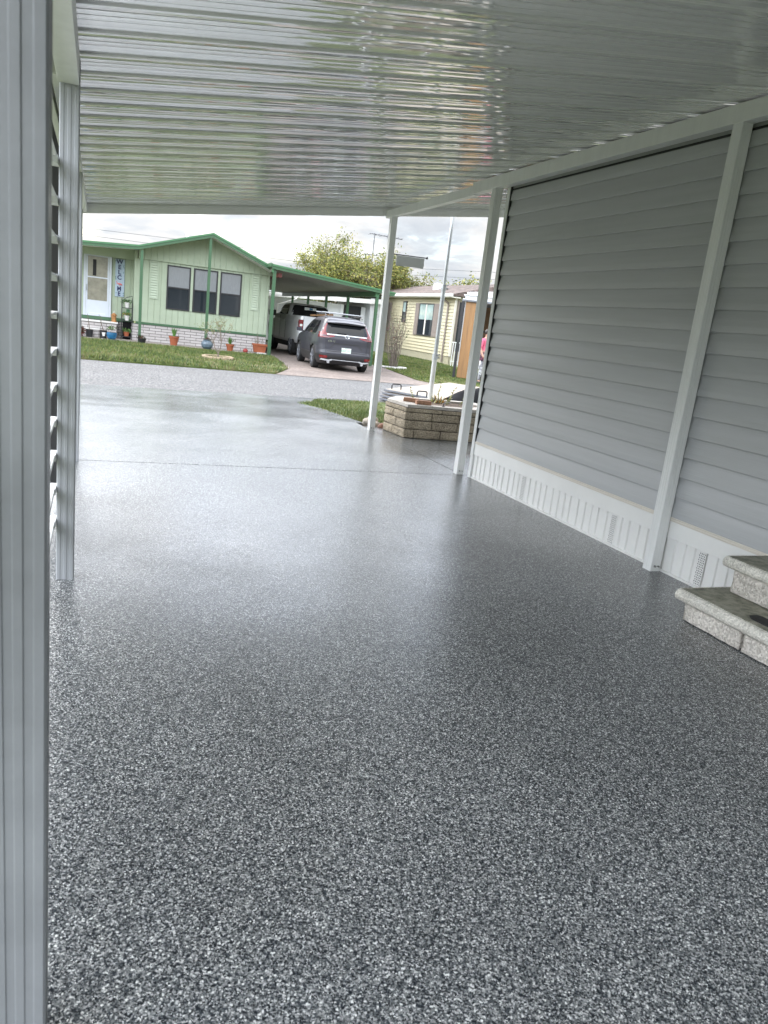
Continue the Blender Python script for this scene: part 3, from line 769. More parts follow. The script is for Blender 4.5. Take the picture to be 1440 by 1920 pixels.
# windows
for (x0, x1) in ((2.22, 3.015), (3.115, 3.95), (4.04, 4.79)):
    bb = B(); f = .045
    z0, z1 = 1.10, 2.58; zm = 1.845
    for (a, c, d, e) in ((x0, x0+f, z0, z1), (x1-f, x1, z0, z1), (x0+f, x1-f, z0, z0+f), (x0+f, x1-f, z1-f, z1), (x0+f, x1-f, zm-.02, zm+.02)): bb.box(a, c, HY-.035, HY+.01, d, e, M_black)
    w = part(bb, 'window', gr, RO)
    bb = B(); bb.box(x0+f, x1-f, HY-.012, HY+.004, zm+.02, z1-f, M_curtain); bb.v = [tuple(Vector(v)-RO) for v in bb.v]; bb.build('upper_pane', w)
    bb = B(); bb.box(x0+f, x1-f, HY-.010, HY+.004, z0+f, zm-.02, M_glassd); bb.v = [tuple(Vector(v)-RO) for v in bb.v]; bb.build('lower_pane', w)
for xm in (3.065, 3.995):
    bb = B(); bb.box(xm-.045, xm+.04, HY-.02, HY-.001, 1.10, 2.60, M_mint); part(bb, 'mullion', gr, RO)
M_mint2 = mat('pale_mint_shutter', (.38, .44, .33), .5, .05)
for (x0, x1) in ((1.64, 1.94), (5.15, 5.42)):
    bb = B(); z0, z1 = 1.39, 2.635; f = .035
    for (a, c, d, e) in ((x0, x0+f, z0, z1), (x1-f, x1, z0, z1), (x0+f, x1-f, z0, z0+f), (x0+f, x1-f, z1-f, z1)): bb.box(a, c, HY-.032, HY-.001, d, e, M_mint2)
    z = z0+f
    while z < z1-f-.03:
        bb.prism([(HY-.004, z), (HY-.030, z+.004), (HY-.008, z+.075), (HY-.004, z+.075)], 'x', x0+f, x1-f, M_mint2); z += .083
    part(bb, 'shutter', gr, RO)
# storm door
dy = HY+.53
bb = B(); x0, x1, z0, z1 = -.46, .43, .60, 2.63
for (a, c, d, e) in ((x0, x0+.07, z0, z1), (x1-.07, x1, z0, z1), (x0+.07, x1-.07, z1-.07, z1)): bb.box(a, c, dy-.06, dy, d, e, M_doorw)
bb.box(x0+.075, x1-.075, dy-.04, dy-.005, z0, 1.12, M_doorw); bb.box(x0+.075, x0+.13, dy-.04, dy-.005, 1.12, z1-.075, M_doorw); bb.box(x1-.13, x1-.075, dy-.04, dy-.005, 1.12, z1-.075, M_doorw)
bb.box(x0+.13, x1-.13, dy-.045, dy-.005, 1.86, 1.90, M_doorw); bb.box(x0+.18, x1-.18, dy-.046, dy-.041, .68, .70, M_signgrey)
dr = part(bb, 'storm_door', gr, RO)
for (zz0, zz1) in ((1.12, 1.86), (1.90, 2.555)):
    bb = B(); bb.box(x0+.13, x1-.13, dy-.03, dy-.01, zz0, zz1, M_doorglass); bb.v = [tuple(Vector(v)-RO) for v in bb.v]; bb.build('door_pane', dr)
bb = B(); bb.box(x0-.0+.085, x0+.105, dy-.09, dy-.041, 1.42, 1.62, M_steel); bb.v = [tuple(Vector(v)-RO) for v in bb.v]; bb.build('handle', dr)
bb = B(); bb.box(-.17, -.06, dy-.034, dy-.0305, 1.93, 2.46, M_dark); bb.v = [tuple(Vector(v)-RO) for v in bb.v]; bb.build('door_figure', dr, label='dark shape on the upper door glass')
# roof
bb = B()
def roofseg(xa, za, xb, zb, y0_, y1_, m, th=.1):
    bb.prism([(xa, za-th), (xb, zb-th), (xb, zb), (xa, za)], 'y', y0_, y1_, m)
YF = 27.1
roofseg(1.22, APZ-.30*(APX-1.22), APX, APZ, YF+.03, 43.3, M_roofw); roofseg(APX, APZ, 5.75, APZ-.405*(5.75-APX), YF+.03, 43.3, M_roofw)
roofseg(-4.5, 2.72, 1.22, APZ-.30*(APX-1.22), YF+.03, 43.3, M_roofw)
part(bb, 'roof', gr, RO)
bb = B()
def fas(xa, za, xb, zb, m, y0_, y1_, t0, t1): bb.prism([(xa, za+t0), (xb, zb+t0), (xb, zb+t1), (xa, za+t1)], 'y', y0_, y1_, m)
for (xa, za, xb, zb) in ((-4.5, 2.70, 1.225, 3.03), (1.225, 3.03, APX, APZ), (APX, APZ, 5.6, 2.955)):
    fas(xa, za, xb, zb, M_green, YF, YF+.029, -.135, .005); fas(xa, za, xb, zb, M_green2, YF-.02, YF-.001, -.045, .012)
part(bb, 'fascia', gr, RO)
for (x, zt, yy) in ((1.335, 2.90, YF+.04), (3.53, 3.58, YF+.04)):
    bb = B(); bb.box(x-.045, x+.045, yy, yy+.08, -.08, zt, M_green); part(bb, 'porch_post', gr, RO)
bb = B(); bb.tube([(3.35, 33, 3.5), (3.35, 33, 4.12)], .06, M_roofw, 10); bb.tube([(3.35, 33, 4.12), (3.35, 33, 4.2)], .11, M_roofw, 10); part(bb, 'roof_vent', gr, RO)
# door steps
st = thing('entry_steps', 'white brick entry steps below the storm door of the mint green house', 'steps', (.1, 28.2, -.08)); SO2 = Vector((.1, 28.2, -.08))
bb = B(); bb.box(-1.6, .62, 27.95, 28.48, -.08, .42, M_brickW); bb.box(-1.6, .05, 27.62, 27.949, -.08, .17, M_brickW); part(bb, 'step_base', st, SO2)
bb = B(); bb.box(-1.63, .66, 27.92, 28.49, .421, .47, M_pot_white); bb.box(-1.63, .08, 27.59, 27.91, .171, .21, M_pot_white); part(bb, 'step_tread', st, SO2)
# welcome sign
ws = thing('welcome_sign', 'tall narrow light blue board reading WELCOME with a pink flamingo', 'sign', (.70, HY+.53, 1.95)); WO = (.0, 0, 0)
M_signb = mat('pale_blue_board', (.34, .42, .50), .6, .12, 5); M_navy = mat('navy_letter', (.015, .02, .08), .5, .05); M_pink = mat('flamingo_pink', (.65, .16, .15), .5, .1); M_dkl = mat('painted_leaf', (.05, .14, .10), .6, .2)
bb = B(); bb.box(-.15, .15, -.012, .012, -.62, .62, M_signb); bb.box(-.155, .155, -.008, .014, -.625, -.62, M_black); part(bb, 'board', ws, WO)
for i, ch in enumerate('WELC'): text(ch, 'letter', ws, (-.015, -.016, .53-i*.172), .2, M_navy, sx=1, bold=.035)
for i, ch in enumerate('ME'): text(ch, 'letter', ws, (-.015, -.016, -.36-i*.165), .2, M_navy, sx=.9, bold=.035)
bb = B()
bb.tube([(-.10, -.018, -.10), (-.11, -.018, -.13), (-.08, -.018, -.15), (-.09, -.018, -.19), (-.04, -.018, -.20)], [.008, .011, .011, .012, .02], M_pink, 6)
bb.tube([(-.05, -.018, -.19), (0, -.018, -.195), (.05, -.018, -.21), (.09, -.018, -.235)], [.02, .035, .028, .006], M_pink, 7)
bb.tube([(0, -.016, -.22), (.005, -.016, -.29)], .004, M_pink, 5); part(bb, 'flamingo', ws, WO)
bb = B()
for (x, z) in ((.12, .42), (.13, .36), (.11, .2), (-.13, .02), (-.12, -.03), (.12, -.56), (-.12, -.52), (.125, -.5), (-.13, .55)):
    for k in range(4):
        a = random.uniform(0, 6.3); bb.tube([(x, -.0135, z), (x+.03*math.cos(a), -.0135, z+.04*math.sin(a))], [.008, .002], M_dkl, 5)
part(bb, 'leaf_motif', ws, WO)

# ------------------------------------------------------------------ neighbour carport
nc = thing('green_carport', 'open carport with green trim attached to the mint green house', 'carport', (7.8, 32, -.12)); NO = Vector((7.8, 32, -.12))
NR = lambda x: 2.955-.082*(x-5.6)
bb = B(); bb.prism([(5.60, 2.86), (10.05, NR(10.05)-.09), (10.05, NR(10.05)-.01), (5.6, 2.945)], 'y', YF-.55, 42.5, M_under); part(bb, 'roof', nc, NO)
bb = B(); bb.prism([(5.55, 2.84), (10.1, NR(10.1)-.13), (10.1, NR(10.1)+.005), (5.55, 2.985)], 'y', YF-.58, YF-.551, M_green)
bb.prism([(5.55, 2.935), (10.13, NR(10.13)-.04), (10.13, NR(10.13)+.012), (5.55, 2.997)], 'y', YF-.60, YF-.581, M_green2); part(bb, 'fascia', nc, NO)
bb = B(); bb.prism([(5.5, 2.90), (5.62, 2.88), (5.62, 2.98), (5.5, 3.03)], 'y', YF-.57, YF+.03, M_green); bb.box(10.055, 10.12, YF-.55, 42.5, NR(10.1)-.12, NR(10.1)+.0, M_green); part(bb, 'side_gutter', nc, NO)
bb = B(); bb.box(9.42, 9.56, YF-.45, 42, 2.37, NR(9.5)-.095, M_green2); part(bb, 'beam', nc, NO)
bb = B(); bb.box(5.86, 5.96, YF-.3, 36, 2.60, 2.74, M_dkred); part(bb, 'inner_beam', nc, NO)
for yy in (26.62, 30.1, 33.3, 36.5, 39.7):
    bb = B(); bb.box(9.44, 9.54, yy, yy+.1, -.12, 2.37, M_green if yy < 27 else M_green2); part(bb, 'post', nc, NO)
bb = B(); bb.box(5.61, 5.72, 26.62, 26.71, -.12, 2.86, M_green); part(bb, 'post', nc, NO)
bb = B(); bb.box(5.57, 5.63, 26.6, 26.72, 2.72, 2.84, M_green2)
part(bb, 'bracket', nc, NO)
bb = B(); bb.box(5.98, 6.3, 34, 34.1, -.12, 2.6, M_dark); bb.box(5.98, 6.06, 30, 36, 1.2, 1.3, M_black); part(bb, 'storage_rail', nc, NO)

# ------------------------------------------------------------------ pots and plants in front of the mint house
def leaves_blade(bb, x, y, z, n, h, spread, m, w=.012):
    for i in range(n):
        a = random.uniform(0, 2*PI); L_ = h*random.uniform(.6, 1.05); ln = random.uniform(.05, spread)
        q = Vector((x+.03*math.cos(a), y+.03*math.sin(a), z)); s = Vector((-math.sin(a), math.cos(a), 0))*w
        mid = q+Vector((math.cos(a)*ln*L_*.5, math.sin(a)*ln*L_*.5, L_*.6)); tip = q+Vector((math.cos(a)*ln*L_*1.1, math.sin(a)*ln*L_*1.1, L_))
        bb.poly([q-s, q+s, mid+s*.8, tip, mid-s*.8], m)
def leaf_ball(bb, c, r, n, ms, lr=.03, flat=1):
    for i in range(n):
        d = Vector((random.gauss(0, 1), random.gauss(0, 1), random.gauss(0, 1)*flat)).normalized()*random.uniform(.3, 1)
        q = Vector(c)+Vector((d.x*r[0], d.y*r[1], d.z*r[2])); u = Vector((random.gauss(0, 1), random.gauss(0, 1), random.gauss(0, .7))).normalized()*lr
        s = u.cross(Vector((random.random(), random.random(), 1))).normalized()*lr*.4
        bb.poly([q-u, q+s, q+u, q-s], random.choice(ms))
def pot_thing(name, label, cat, x, y, z, prof, m, plant=None, group=None, rim=None):
    t = thing(name, label, cat, (x, y, z), 0, group)
    bb = B(); bb.lathe(prof, 0, 0, m, 20); bb.build('pot', t, smooth=False)
    bb = B(); bb.lathe([(prof[-1][0]*.93, prof[-1][1]-.03), (prof[-1][0]*.93, prof[-1][1]+.004)], 0, 0, M_soil, 16); bb.build('soil', t)
    if plant: bb = B(); plant(bb, prof[-1][1]); bb.build('plant', t)
    return t
pot_thing('flower_pot', 'taller terracotta pot with spiky aloe left of the three windows', 'plant pot', 2.47, 27.22, -.085,
          [(.105, 0), (.155, .25), (.155, .251), (.175, .255), (.178, .31)], M_terra, lambda bb, h: leaves_blade(bb, 0, 0, h, 46, .30, .5, M_aloe, .016), 'pots along the house front')
pot_thing('glazed_urn', 'round blue grey glazed urn at the foot of the middle green porch post', 'plant pot', 3.565, 26.98, -.085,
          [(.12, 0), (.19, .08), (.205, .17), (.18, .25), (.13, .29), (.15, .33), (.16, .345)], M_pot_grey, lambda bb, h: leaf_ball(bb, (0, 0, h+.02), (.08, .08, .04), 40, [M_leafred, M_leafdk]))
pot_thing('flower_pot', 'smaller terracotta pot with low aloe under the right window', 'plant pot', 4.385, 27.2, -.085,
          [(.095, 0), (.128, .17), (.15, .175), (.155, .235)], M_terra, lambda bb, h: leaves_blade(bb, 0, 0, h, 60, .25, .9, M_aloe, .016), 'pots along the house front')
t = thing('planter_box', 'wide terracotta planter with thin dry stems at the right corner of the mint house', 'plant pot', (5.42, 27.15, -.085))
bb = B(); bb.add([(-.19, -.11, .05), (.19, -.11, .05), (.19, .11, .05), (-.19, .11, .05), (-.235, -.14, .33), (.235, -.14, .33), (.235, .14, .33), (-.235, .14, .33)], [(0, 3, 2, 1), (0, 1, 5, 4), (1, 2, 6, 5), (2, 3, 7, 6), (3, 0, 4, 7), (4, 5, 6, 7)], M_terra)
bb.box(-.25, .25, -.155, .155, .28, .345, M_terra); bb.build('pot', t, bevel=.006)
bb = B(); bb.box(-.1, .2, -.2, .1, 0, .05, M_pot_white); bb.build('base_slab', t)
bb = B()
for i in range(14): sprig(bb, random.uniform(-.17, .17), random.uniform(-.08, .08), .33, random.uniform(.2, .45), (random.gauss(0, .3), random.gauss(0, .2)), 5, M_twig, M_aloe, .025)
bb.build('plant', t)
pot_thing('glazed_pot', 'bright blue glazed pot with leafy green plant beside the entry steps', 'plant pot', .46, 27.2, -.085,
          [(.09, 0), (.145, .06), (.165, .16), (.16, .24)], M_pot_blue, lambda bb, h: leaf_ball(bb, (-.03, 0, h+.12), (.2, .14, .12), 130, [M_aloe, M_leafdk, M_gr[1]], .035))
t = pot_thing('nursery_pot', 'square black pot with white tag and a bare curved stem beside the blue pot', 'plant pot', .20, 27.45, -.08,
          [(.10, 0), (.12, .26)], M_black, lambda bb, h: bb.tube([(0, 0, h), (-.06, 0, h+.15), (-.09, 0, h+.3), (-.08, 0, h+.42), (-.16, 0, h+.5)], [.014, .013, .012, .009, .005], M_bark, 6), 'black pots by the steps')
bb = B(); bb.prism([(-.05, .20), (.06, .20), (.045, .08), (-.03, .08)], 'y', -.128, -.124, M_pot_white); bb.build('tag', t)
pot_thing('nursery_pot', 'plain black pot with a leaning bare stem left of the entry steps', 'plant pot', -.24, 27.45, -.08,
          [(.10, 0), (.12, .25)], M_black, lambda bb, h: bb.tube([(0, 0, h), (-.02, 0, h+.2), (-.07, 0, h+.5)], [.013, .012, .007], M_bark, 6), 'black pots by the steps')
bb = B(); leaf_ball(bb, (-.50, 27.2, .10), (.16, .14, .22), 260, [M_leafred, M_leafred, M_leafdk], .045); tag(bb.build('red_leaved_plant'), 'bushy red brown leaved plant at the far left of the patio edge', 'plant')
pot_thing('nursery_pot', 'low black pot with dark drooping plant beside the left green porch post', 'plant pot', 1.42, 27.05, -.09,
          [(.10, 0), (.14, .15)], M_black, lambda bb, h: leaf_ball(bb, (-.03, 0, h+.03), (.18, .13, .1), 150, [M_leafred, M_dark, M_leafdk], .035), 'black pots by the steps')
# lantern
t = thing('garden_lantern', 'small orange lantern ornament standing on the steps behind the blue pot', 'lantern', (.53, 28.1, .47))
bb = B(); bb.lathe([(.09, 0), (.09, .02), (.075, .03), (.075, .20), (.11, .21), (.03, .30)], 0, 0, mat('lantern_wood', (.35, .16, .05), .6, .3), 6); bb.build('lantern_body', t)
bb = B(); bb.tube([(0, 0, .30), (0, 0, .37)], .012, M_pot_white, 6); bb.build('finial', t)
bb = B()
for r in range(12):
    mn = bb
bb = B(); bmr = None
bb.lathe([(.03, 0), (.075, .03), (.09, .08), (.07, .13), (.02, .155)], 4.92, 27.1, mat('red_ball_paint', (.28, .035, .03), .5, .2), 14, -.1); tag(bb.build('garden_ball', smooth=True), 'dark red ball lying on the patio edge between two terracotta pots', 'ball')
# plant stand
psd = thing('plant_stand', 'tall black wire plant stand beside the storm door', 'plant stand', (.95, 28.05, -.08))
bb = B(); w = .17; d = .13
for sx in (-w, w):
    for sy in (-d, d): bb.tube([(sx, sy, 0), (sx, sy, 1.38 if sy > 0 else 1.25)], .013, M_black, 6)
bb.tube([(-w, d, 1.25), (-w*.5, d, 1.36), (0, d, 1.42), (w, d, 1.47), (w, d, 1.38)], .011, M_black, 6)
bb.build('frame', psd)
for z in (.10, .63, 1.06):
    bb = B()
    for k in range(9): bb.tube([(-w+2*w*k/8, -d, z), (-w+2*w*k/8, d, z)], .005, M_black, 4)
    for s in (-d, d): bb.tube([(-w, s, z), (w, s, z)], .010, M_black, 5)
    bb.build('shelf', psd)
bb = B(); bb.box(-.13, .17, .10, .12, .0, .60, M_tarp); bb.box(-.02, .09, .10, .12, .60, 1.02, M_green2); bb.build('back_panel', psd)
for z, lab, pr2, mm_, leafs in ((1.073, 'small white pot with trailing plant on the top shelf of the plant stand', [(.055, 0), (.085, .17)], M_pot_white, [M_leafdk, M_aloe]),
                       (.643, 'small white pot with arching leaves on the middle shelf of the plant stand', [(.055, 0), (.085, .17)], M_pot_white, [M_aloe, M_leafwarm, M_leafdk]),
                       (.113, 'brown pot with bushy plant on the bottom shelf of the plant stand', [(.07, 0), (.10, .15)], M_terra, [M_aloe, M_leafdk, M_gr[1]])):
    def pf(bb, h, leafs=leafs):
        leaf_ball(bb, (-.02, 0, h+.03), (.2, .12, .10), 70, leafs, .04)
        for i in range(14):
            a = random.uniform(0, 6.3); r = random.uniform(.12, .26); bb.tube([(0, 0, h), (r*.5*math.cos(a), r*.3*math.sin(a), h+.1), (r*math.cos(a), r*.5*math.sin(a), h-.02)], [.006, .006, .003], leafs[0], 4)
    pot_thing('house_plant', lab, 'plant pot', .95, 28.05, -.08+z, pr2, mm_, pf, 'pots on the plant stand')

# ring bed and young tree
bb = B(); nst = 26
for i in range(nst):
    a = 2*PI*i/nst; cx = 3.36+.42*math.cos(a); cy = 22.95+.50*math.sin(a)
    M = Matrix.Translation((cx, cy, -.115)) @ Matrix.Rotation(math.atan2(.50*math.cos(a), -.42*math.sin(a))+random.uniform(-.1, .1), 4, 'Z')
    bb.box(-.055, .055, -.045, .045, 0, .065+random.uniform(-.01, .012), M_ring, M)
bb.lathe([(.38, 0), (.36, .02), (.02, .035)], 3.36, 22.95, M_soil, 20, -.118)
tag(bb.build('edging_ring', bevel=.01), 'low ring of tan edging stones round the young tree on the lawn', 'edging')

def grow(bb, leaf_pts, p, d, L_, r, lvl, m, spread=.5, up=.15, kids=3, seg=4, taper=.62, wander=.14):
    pts = [p.copy()]; rr = [r]
    for i in range(seg):
        d = (d+Vector((random.gauss(0, wander), random.gauss(0, wander), random.gauss(0, wander)+up*.25))).normalized(); p = p+d*L_/seg; pts.append(p.copy()); rr.append(r*(1-(1-taper)*(i+1)/seg))
    bb.tube(pts, rr, m, 6 if r > .04 else 4, cap=False)
    if lvl <= 1:
        for q in pts[1:]: leaf_pts.append((q, d))
    if lvl == 0: return
    for k in range(kids):
        t = random.uniform(.45, 1) if k else 1
        q = pts[min(seg, max(1, int(t*seg+.5)))]
        nd = (d+Vector((random.gauss(0, spread), random.gauss(0, spread), random.gauss(0, spread*.6)))).normalized()
        grow(bb, leaf_pts, q, nd, L_*random.uniform(.6, .85), rr[-1]*random.uniform(.6, .85), lvl-1, m, spread, up, kids, seg, taper, wander)
def leafcloud(pts, n, rad, lr, ms, down=0, asp=.4):
    bb = B(); ids = [bb.mi(m) for m in ms]
    for i in range(n):
        q, d = random.choice(pts); q = q+Vector((random.gauss(0, rad), random.gauss(0, rad), random.gauss(0, rad*.8)-down))
        u = Vector((random.gauss(0, 1), random.gauss(0, 1), random.gauss(0, .8))).normalized(); l = lr*random.uniform(.6, 1.3)
        s = u.cross(Vector((random.gauss(0, 1), random.gauss(0, 1), random.gauss(0, 1)))).normalized()*l*asp; u = u*l
        k = len(bb.v); bb.v += [tuple(q-u), tuple(q+s), tuple(q+u), tuple(q-s)]; bb.f.append((k, k+1, k+2, k+3)); bb.m.append(random.choice(ids))
    return bb
def tree(name, label, loc, H, trunk_h, r, kids, lvl, spread, leaves, rad, lr, ms, bark, L0=None, dirs=None, group=None, flat=None, up=.15, seed=1, cat='tree'):
    random.seed(seed)
    t = thing(name, label, cat, loc, 0, group)
    bb = B(); lp = []
    base = Vector((0, 0, 0)); top = Vector((0, 0, trunk_h)); bb.tube([base, top*.5+Vector((.03, 0, 0))*trunk_h, top], [r*1.25, r, r*.9], bark, 9)
    L0 = L0 or (H-trunk_h)*.5
    n0 = dirs or 5
    for k in range(n0):
        a = 2*PI*k/n0+random.uniform(-.3, .3); el = random.uniform(.25, 1.0)
        d = Vector((math.cos(a)*math.cos(el), math.sin(a)*math.cos(el), math.sin(el)+.1)).normalized()
        grow(bb, lp, top-Vector((0, 0, random.uniform(0, .15)*trunk_h)), d, L0*random.uniform(.8, 1.15), r*.55, lvl, bark, spread, up, kids)
    if flat:
        lo, hi = flat
        lp = [(Vector((q.x, q.y, q.z)), d) for q, d in lp if lo < q.z < hi]
    bb.build('trunk', t)
    c = leafcloud(lp, leaves, rad, lr, ms); c.build('crown', t)
    return t
# young tree
random.seed(11)
t = thing('young_tree', 'slender young tree with sparse leaves in the stone edged ring on the lawn', 'tree', (3.36, 22.95, -.1))
bb = B(); lp = []
bb.tube([(0, 0, 0), (.01, 0, .15)], [.022, .02], M_twig, 7)
for (dx, h) in ((-.10, .75), (.06, .72)):
    pts = [Vector((.01, 0, .13)), Vector((dx, 0, .28)), Vector((dx*1.5, .02, .5))]
    bb.tube(pts, [.016, .014, .012], M_twig, 6)
    for k in range(5):
        d = Vector((random.gauss(.15 if dx > 0 else -.25, .38), random.gauss(0, .3), 1)).normalized()
        grow(bb, lp, pts[2]-Vector((0, 0, random.uniform(0, .12))), d, .34, .010, 2, M_twig, .42, .1, 2, 4, .6, .12)
bb.build('trunk', t)
M_ylf = [mat('young_leaf', (.17, .21, .07), .6, .3, 20), mat('young_leaf_warm', (.22, .17, .09), .6, .3, 20)]
leafcloud(lp, 520, .03, .026, M_ylf, 0, .35).build('crown', t)

# bare bush beside the neighbour's carport
random.seed(5)
t = thing('bare_shrub', 'nearly leafless upright shrub growing beside the green carport end post', 'shrub', (10.42, 26.7, -.13))
bb = B(); lp = []
for k in range(34):
    a = random.uniform(0, 6.3); r0 = random.uniform(0, .13)
    d = Vector((math.cos(a)*.3*random.random(), math.sin(a)*.3*random.random(), 1)).normalized()
    grow(bb, lp, Vector((r0*math.cos(a), r0*math.sin(a), 0)), d, random.uniform(.75, 1.05), .017, 2, M_twig, .16, .2, 2, 5, .55, .07)
bb.build('stems', t)
leafcloud(lp, 420, .03, .03, [M_leafdk, mat('rusty_leaf', (.16, .08, .05), .7, .3)]).build('leaves', t)
bb = B()
for i in range(16):
    a = PI+PI*1.2*i/15; M = Matrix.Translation((10.42+.5*math.cos(a), 26.75+.45*math.sin(a), -.12)) @ Matrix.Rotation(a, 4, 'Z'); bb.box(-.05, .05, -.07, .07, 0, .07, M_pot_white, M)
tag(bb.build('edging_stones', bevel=.012), 'pale edging stones round the foot of the bare shrub', 'edging')

# large airy tree behind the houses
M_tl = [mat('tree_leaf_olive', (.17, .18, .03), .6, .25), mat('tree_leaf_yellow', (.28, .255, .055), .6, .25), mat('tree_leaf_dark', (.10, .13, .025), .6, .25)]  # olive, yellow and darker green leaf colours, mixed at random
t = tree('shade_tree', 'wide airy tree with yellow green leaves rising behind the green carport', (16.3, 50, -.1), 6.6, 1.7, .24, 4, 4, .46, 46000, .15, .095, M_tl, M_bark, L0=2.15, dirs=11, up=.06, seed=21)
t.scale = (.9, .9, .92)
M_dl = [mat('leaf_dark', (.05, .085, .02), .7, .3), mat('leaf_mid', (.10, .14, .03), .7, .3), mat('leaf_light', (.22, .24, .05), .7, .3)]
for i, (x, y, h, lab, sd) in enumerate(((14.6, 62, 4.4, 'yellow green tree seen far off beneath the green carport roof', 31), (36.5, 70, 9.0, 'distant tree whose top shows beside the near white post above the pale yellow house', 32),
                                  (-9, 52, 7.5, 'distant tree left of the mint green house', 33), (-16, 40, 8, 'distant tree far to the left of the road', 34), (3, 62, 4.0, 'low tree behind the mint green house', 36))):
    tree('distant_tree', lab, (x, y, -.1), h, h*.22, .2, 3, 3, .5, 9000, .28, .17, M_dl if i != 1 else M_tl, M_bark, L0=h*.30, dirs=7, seed=sd, up=.05, group='distant trees')
random.seed(77)

# ------------------------------------------------------------------ aerial and overhead wires
an = thing('tv_aerial', 'tall thin metal aerial mast standing against the sky by the airy tree', 'aerial', (17.15, 50, -.1))
bb = B(); bb.tube([(0, 0, 0), (0, 0, 7.42)], [.05, .035], M_edge, 8); bb.build('mast', an)
bb = B(); bb.tube([(-.35, 0, 7.36), (2.0, 0, 7.30)], .03, M_edge, 6)
for x, l in ((-.3, .5), (.15, .55), (.55, .6), (1.2, .5), (1.55, .45), (1.9, .4)): bb.tube([(x, -l, 7.33), (x, l, 7.33)], .02, M_edge, 5)
for s in (-1, 1): bb.tube([(.85, 0, 7.33), (1.45, .2*s, 7.33+.38*s)], .03, M_edge, 5)
bb.build('boom', an)
bb = B(); bb.tube([(-.6, 0, 6.02), (.35, 0, 6.04)], .03, M_edge, 5); bb.tube([(-.45, -.4, 6.02), (-.45, .4, 6.02)], .02, M_edge, 5); bb.build('crossarm', an)
bb = B(); bb.tube([(0, 0, 5.1), (0, 0, 4.0)], .06, M_edge, 6); bb.build('bracket', an)
for k, pts in enumerate(([(-40, 60, 5.2), (-1.08, 60, 5.72), (5.28, 60, 5.88), (23.4, 60, 6.2), (31.1, 60, 6.9), (60, 60, 9)], [(-40, 60, 4.8), (-1.07, 60, 5.26), (3.06, 60, 5.31), (23.4, 60, 5.69), (31, 60, 6.3), (60, 60, 8.2)])):
    bb = B(); bb.tube(pts, .016, M_edge, 5)
    tag(bb.build('overhead_wire'), ['upper overhead wire crossing the sky behind the houses', 'lower overhead wire crossing the sky behind the houses'][k], 'wire', 'overhead wires')

# ------------------------------------------------------------------ yellow house
yh = thing('yellow_house', 'pale yellow mobile home with lap siding and taupe shutters at right across the street', 'house', (19, 42, -.12)); YO = Vector((19, 42, -.12))
YX = 16.5; Y0 = 34.75; Y1 = 52
def lapx(bb, X, ya, yb, z0, z1, c, m, dep=.02):
    P2 = []; z = z0
    while z < z1-.01:
        t_ = min(c, z1-z); P2 += [(dep, z), (.002, z+t_)]; z += t_
    n = len(P2); vs = [(X-p, y, z) for y in (ya, yb) for p, z in P2]
    bb.add(vs, [(j, j+1, n+j+1, n+j) for j in range(n-1)], m)
bb = B(); lapx(bb, YX, Y0, Y1, .28, 3.16, .165, M_yellow, .05); bb.box(YX+.003, 22, Y0, Y1, .28, 3.2, M_yellow)
bb.box(YX-.055, YX+.05, Y0-.05, Y0-.002, .28, 3.16, M_cream)
part(bb, 'wall', yh, YO)
bb = B(); y = Y0; out = []
while y < Y1: out += [(y, .0), (y+.10, 0), (y+.115, .02), (y+.145, .02)]; y += .16
n = len(out); vs = [(YX-.01+p, yy, z) for z in (-.12, .279) for yy, p in out]; bb.add(vs, [(j, j+1, n+j+1, n+j) for j in range(n-1)], M_yskirt); bb.box(YX+.03, 22, Y0+.01, Y1, -.12, .27, M_yskirt)
part(bb, 'skirting', yh, YO)
def ywin(y0_, y1_, z0, z1, mull=True):
    bb = B(); f = .06
    for (a, c, d, e) in ((y0_, y0_+f, z0, z1), (y1_-f, y1_, z0, z1), (y0_+f, y1_-f, z0, z0+f), (y0_+f, y1_-f, z1-f, z1)): bb.box(YX-.085, YX-.01, a, c, d, e, M_black)
    if mull: ym = (y0_+y1_)/2; bb.box(YX-.09, YX-.01, ym-.07, ym+.07, z0+f, z1-f, M_cream)
    w = part(bb, 'window', yh, YO)
    zm = z0+(z1-z0)*.5
    bb = B(); bb.box(YX-.07, YX-.055, y0_+f, y1_-f, zm, z1-f, M_curt2); bb.v = [tuple(Vector(v)-YO) for v in bb.v]; bb.build('upper_pane', w)
    bb = B(); bb.box(YX-.07, YX-.055, y0_+f, y1_-f, z0+f, zm-.0, M_glassd); bb.v = [tuple(Vector(v)-YO) for v in bb.v]; bb.build('lower_pane', w)
M_curt2 = mat('reflecting_pane', (.30, .38, .36), .08, .25, 2)
ywin(37.15, 39.1, 1.13, 2.82); ywin(41.05, 41.58, 1.75, 2.90, False); ywin(44.1, 47.8, 1.18, 2.85)
for a, c in ((36.42, 37.12), (39.13, 39.64), (43.45, 44.05)):
    bb = B(); bb.box(YX-.085, YX-.03, a, c, 1.13, 2.82, M_shut)
    for z in [1.2+.075*i for i in range(21)]: bb.box(YX-.10, YX-.0855, a+.06, c-.06, z, z+.05, M_shut)
    part(bb, 'shutter', yh, YO)
bb = B(); bb.prism([(16.15, 3.27), (19.2, 4.12), (22.4, 3.27), (22.4, 3.20), (16.15, 3.20)], 'y', Y0-.35, Y1+.3, M_shingle); part(bb, 'roof', yh, YO)
bb = B(); bb.box(16.02, 16.14, Y0-.35, Y1+.3, 3.14, 3.29, M_gutter); bb.box(16.141, 16.6, Y0-.3, Y1, 3.10, 3.16, M_cream); part(bb, 'gutter', yh, YO)
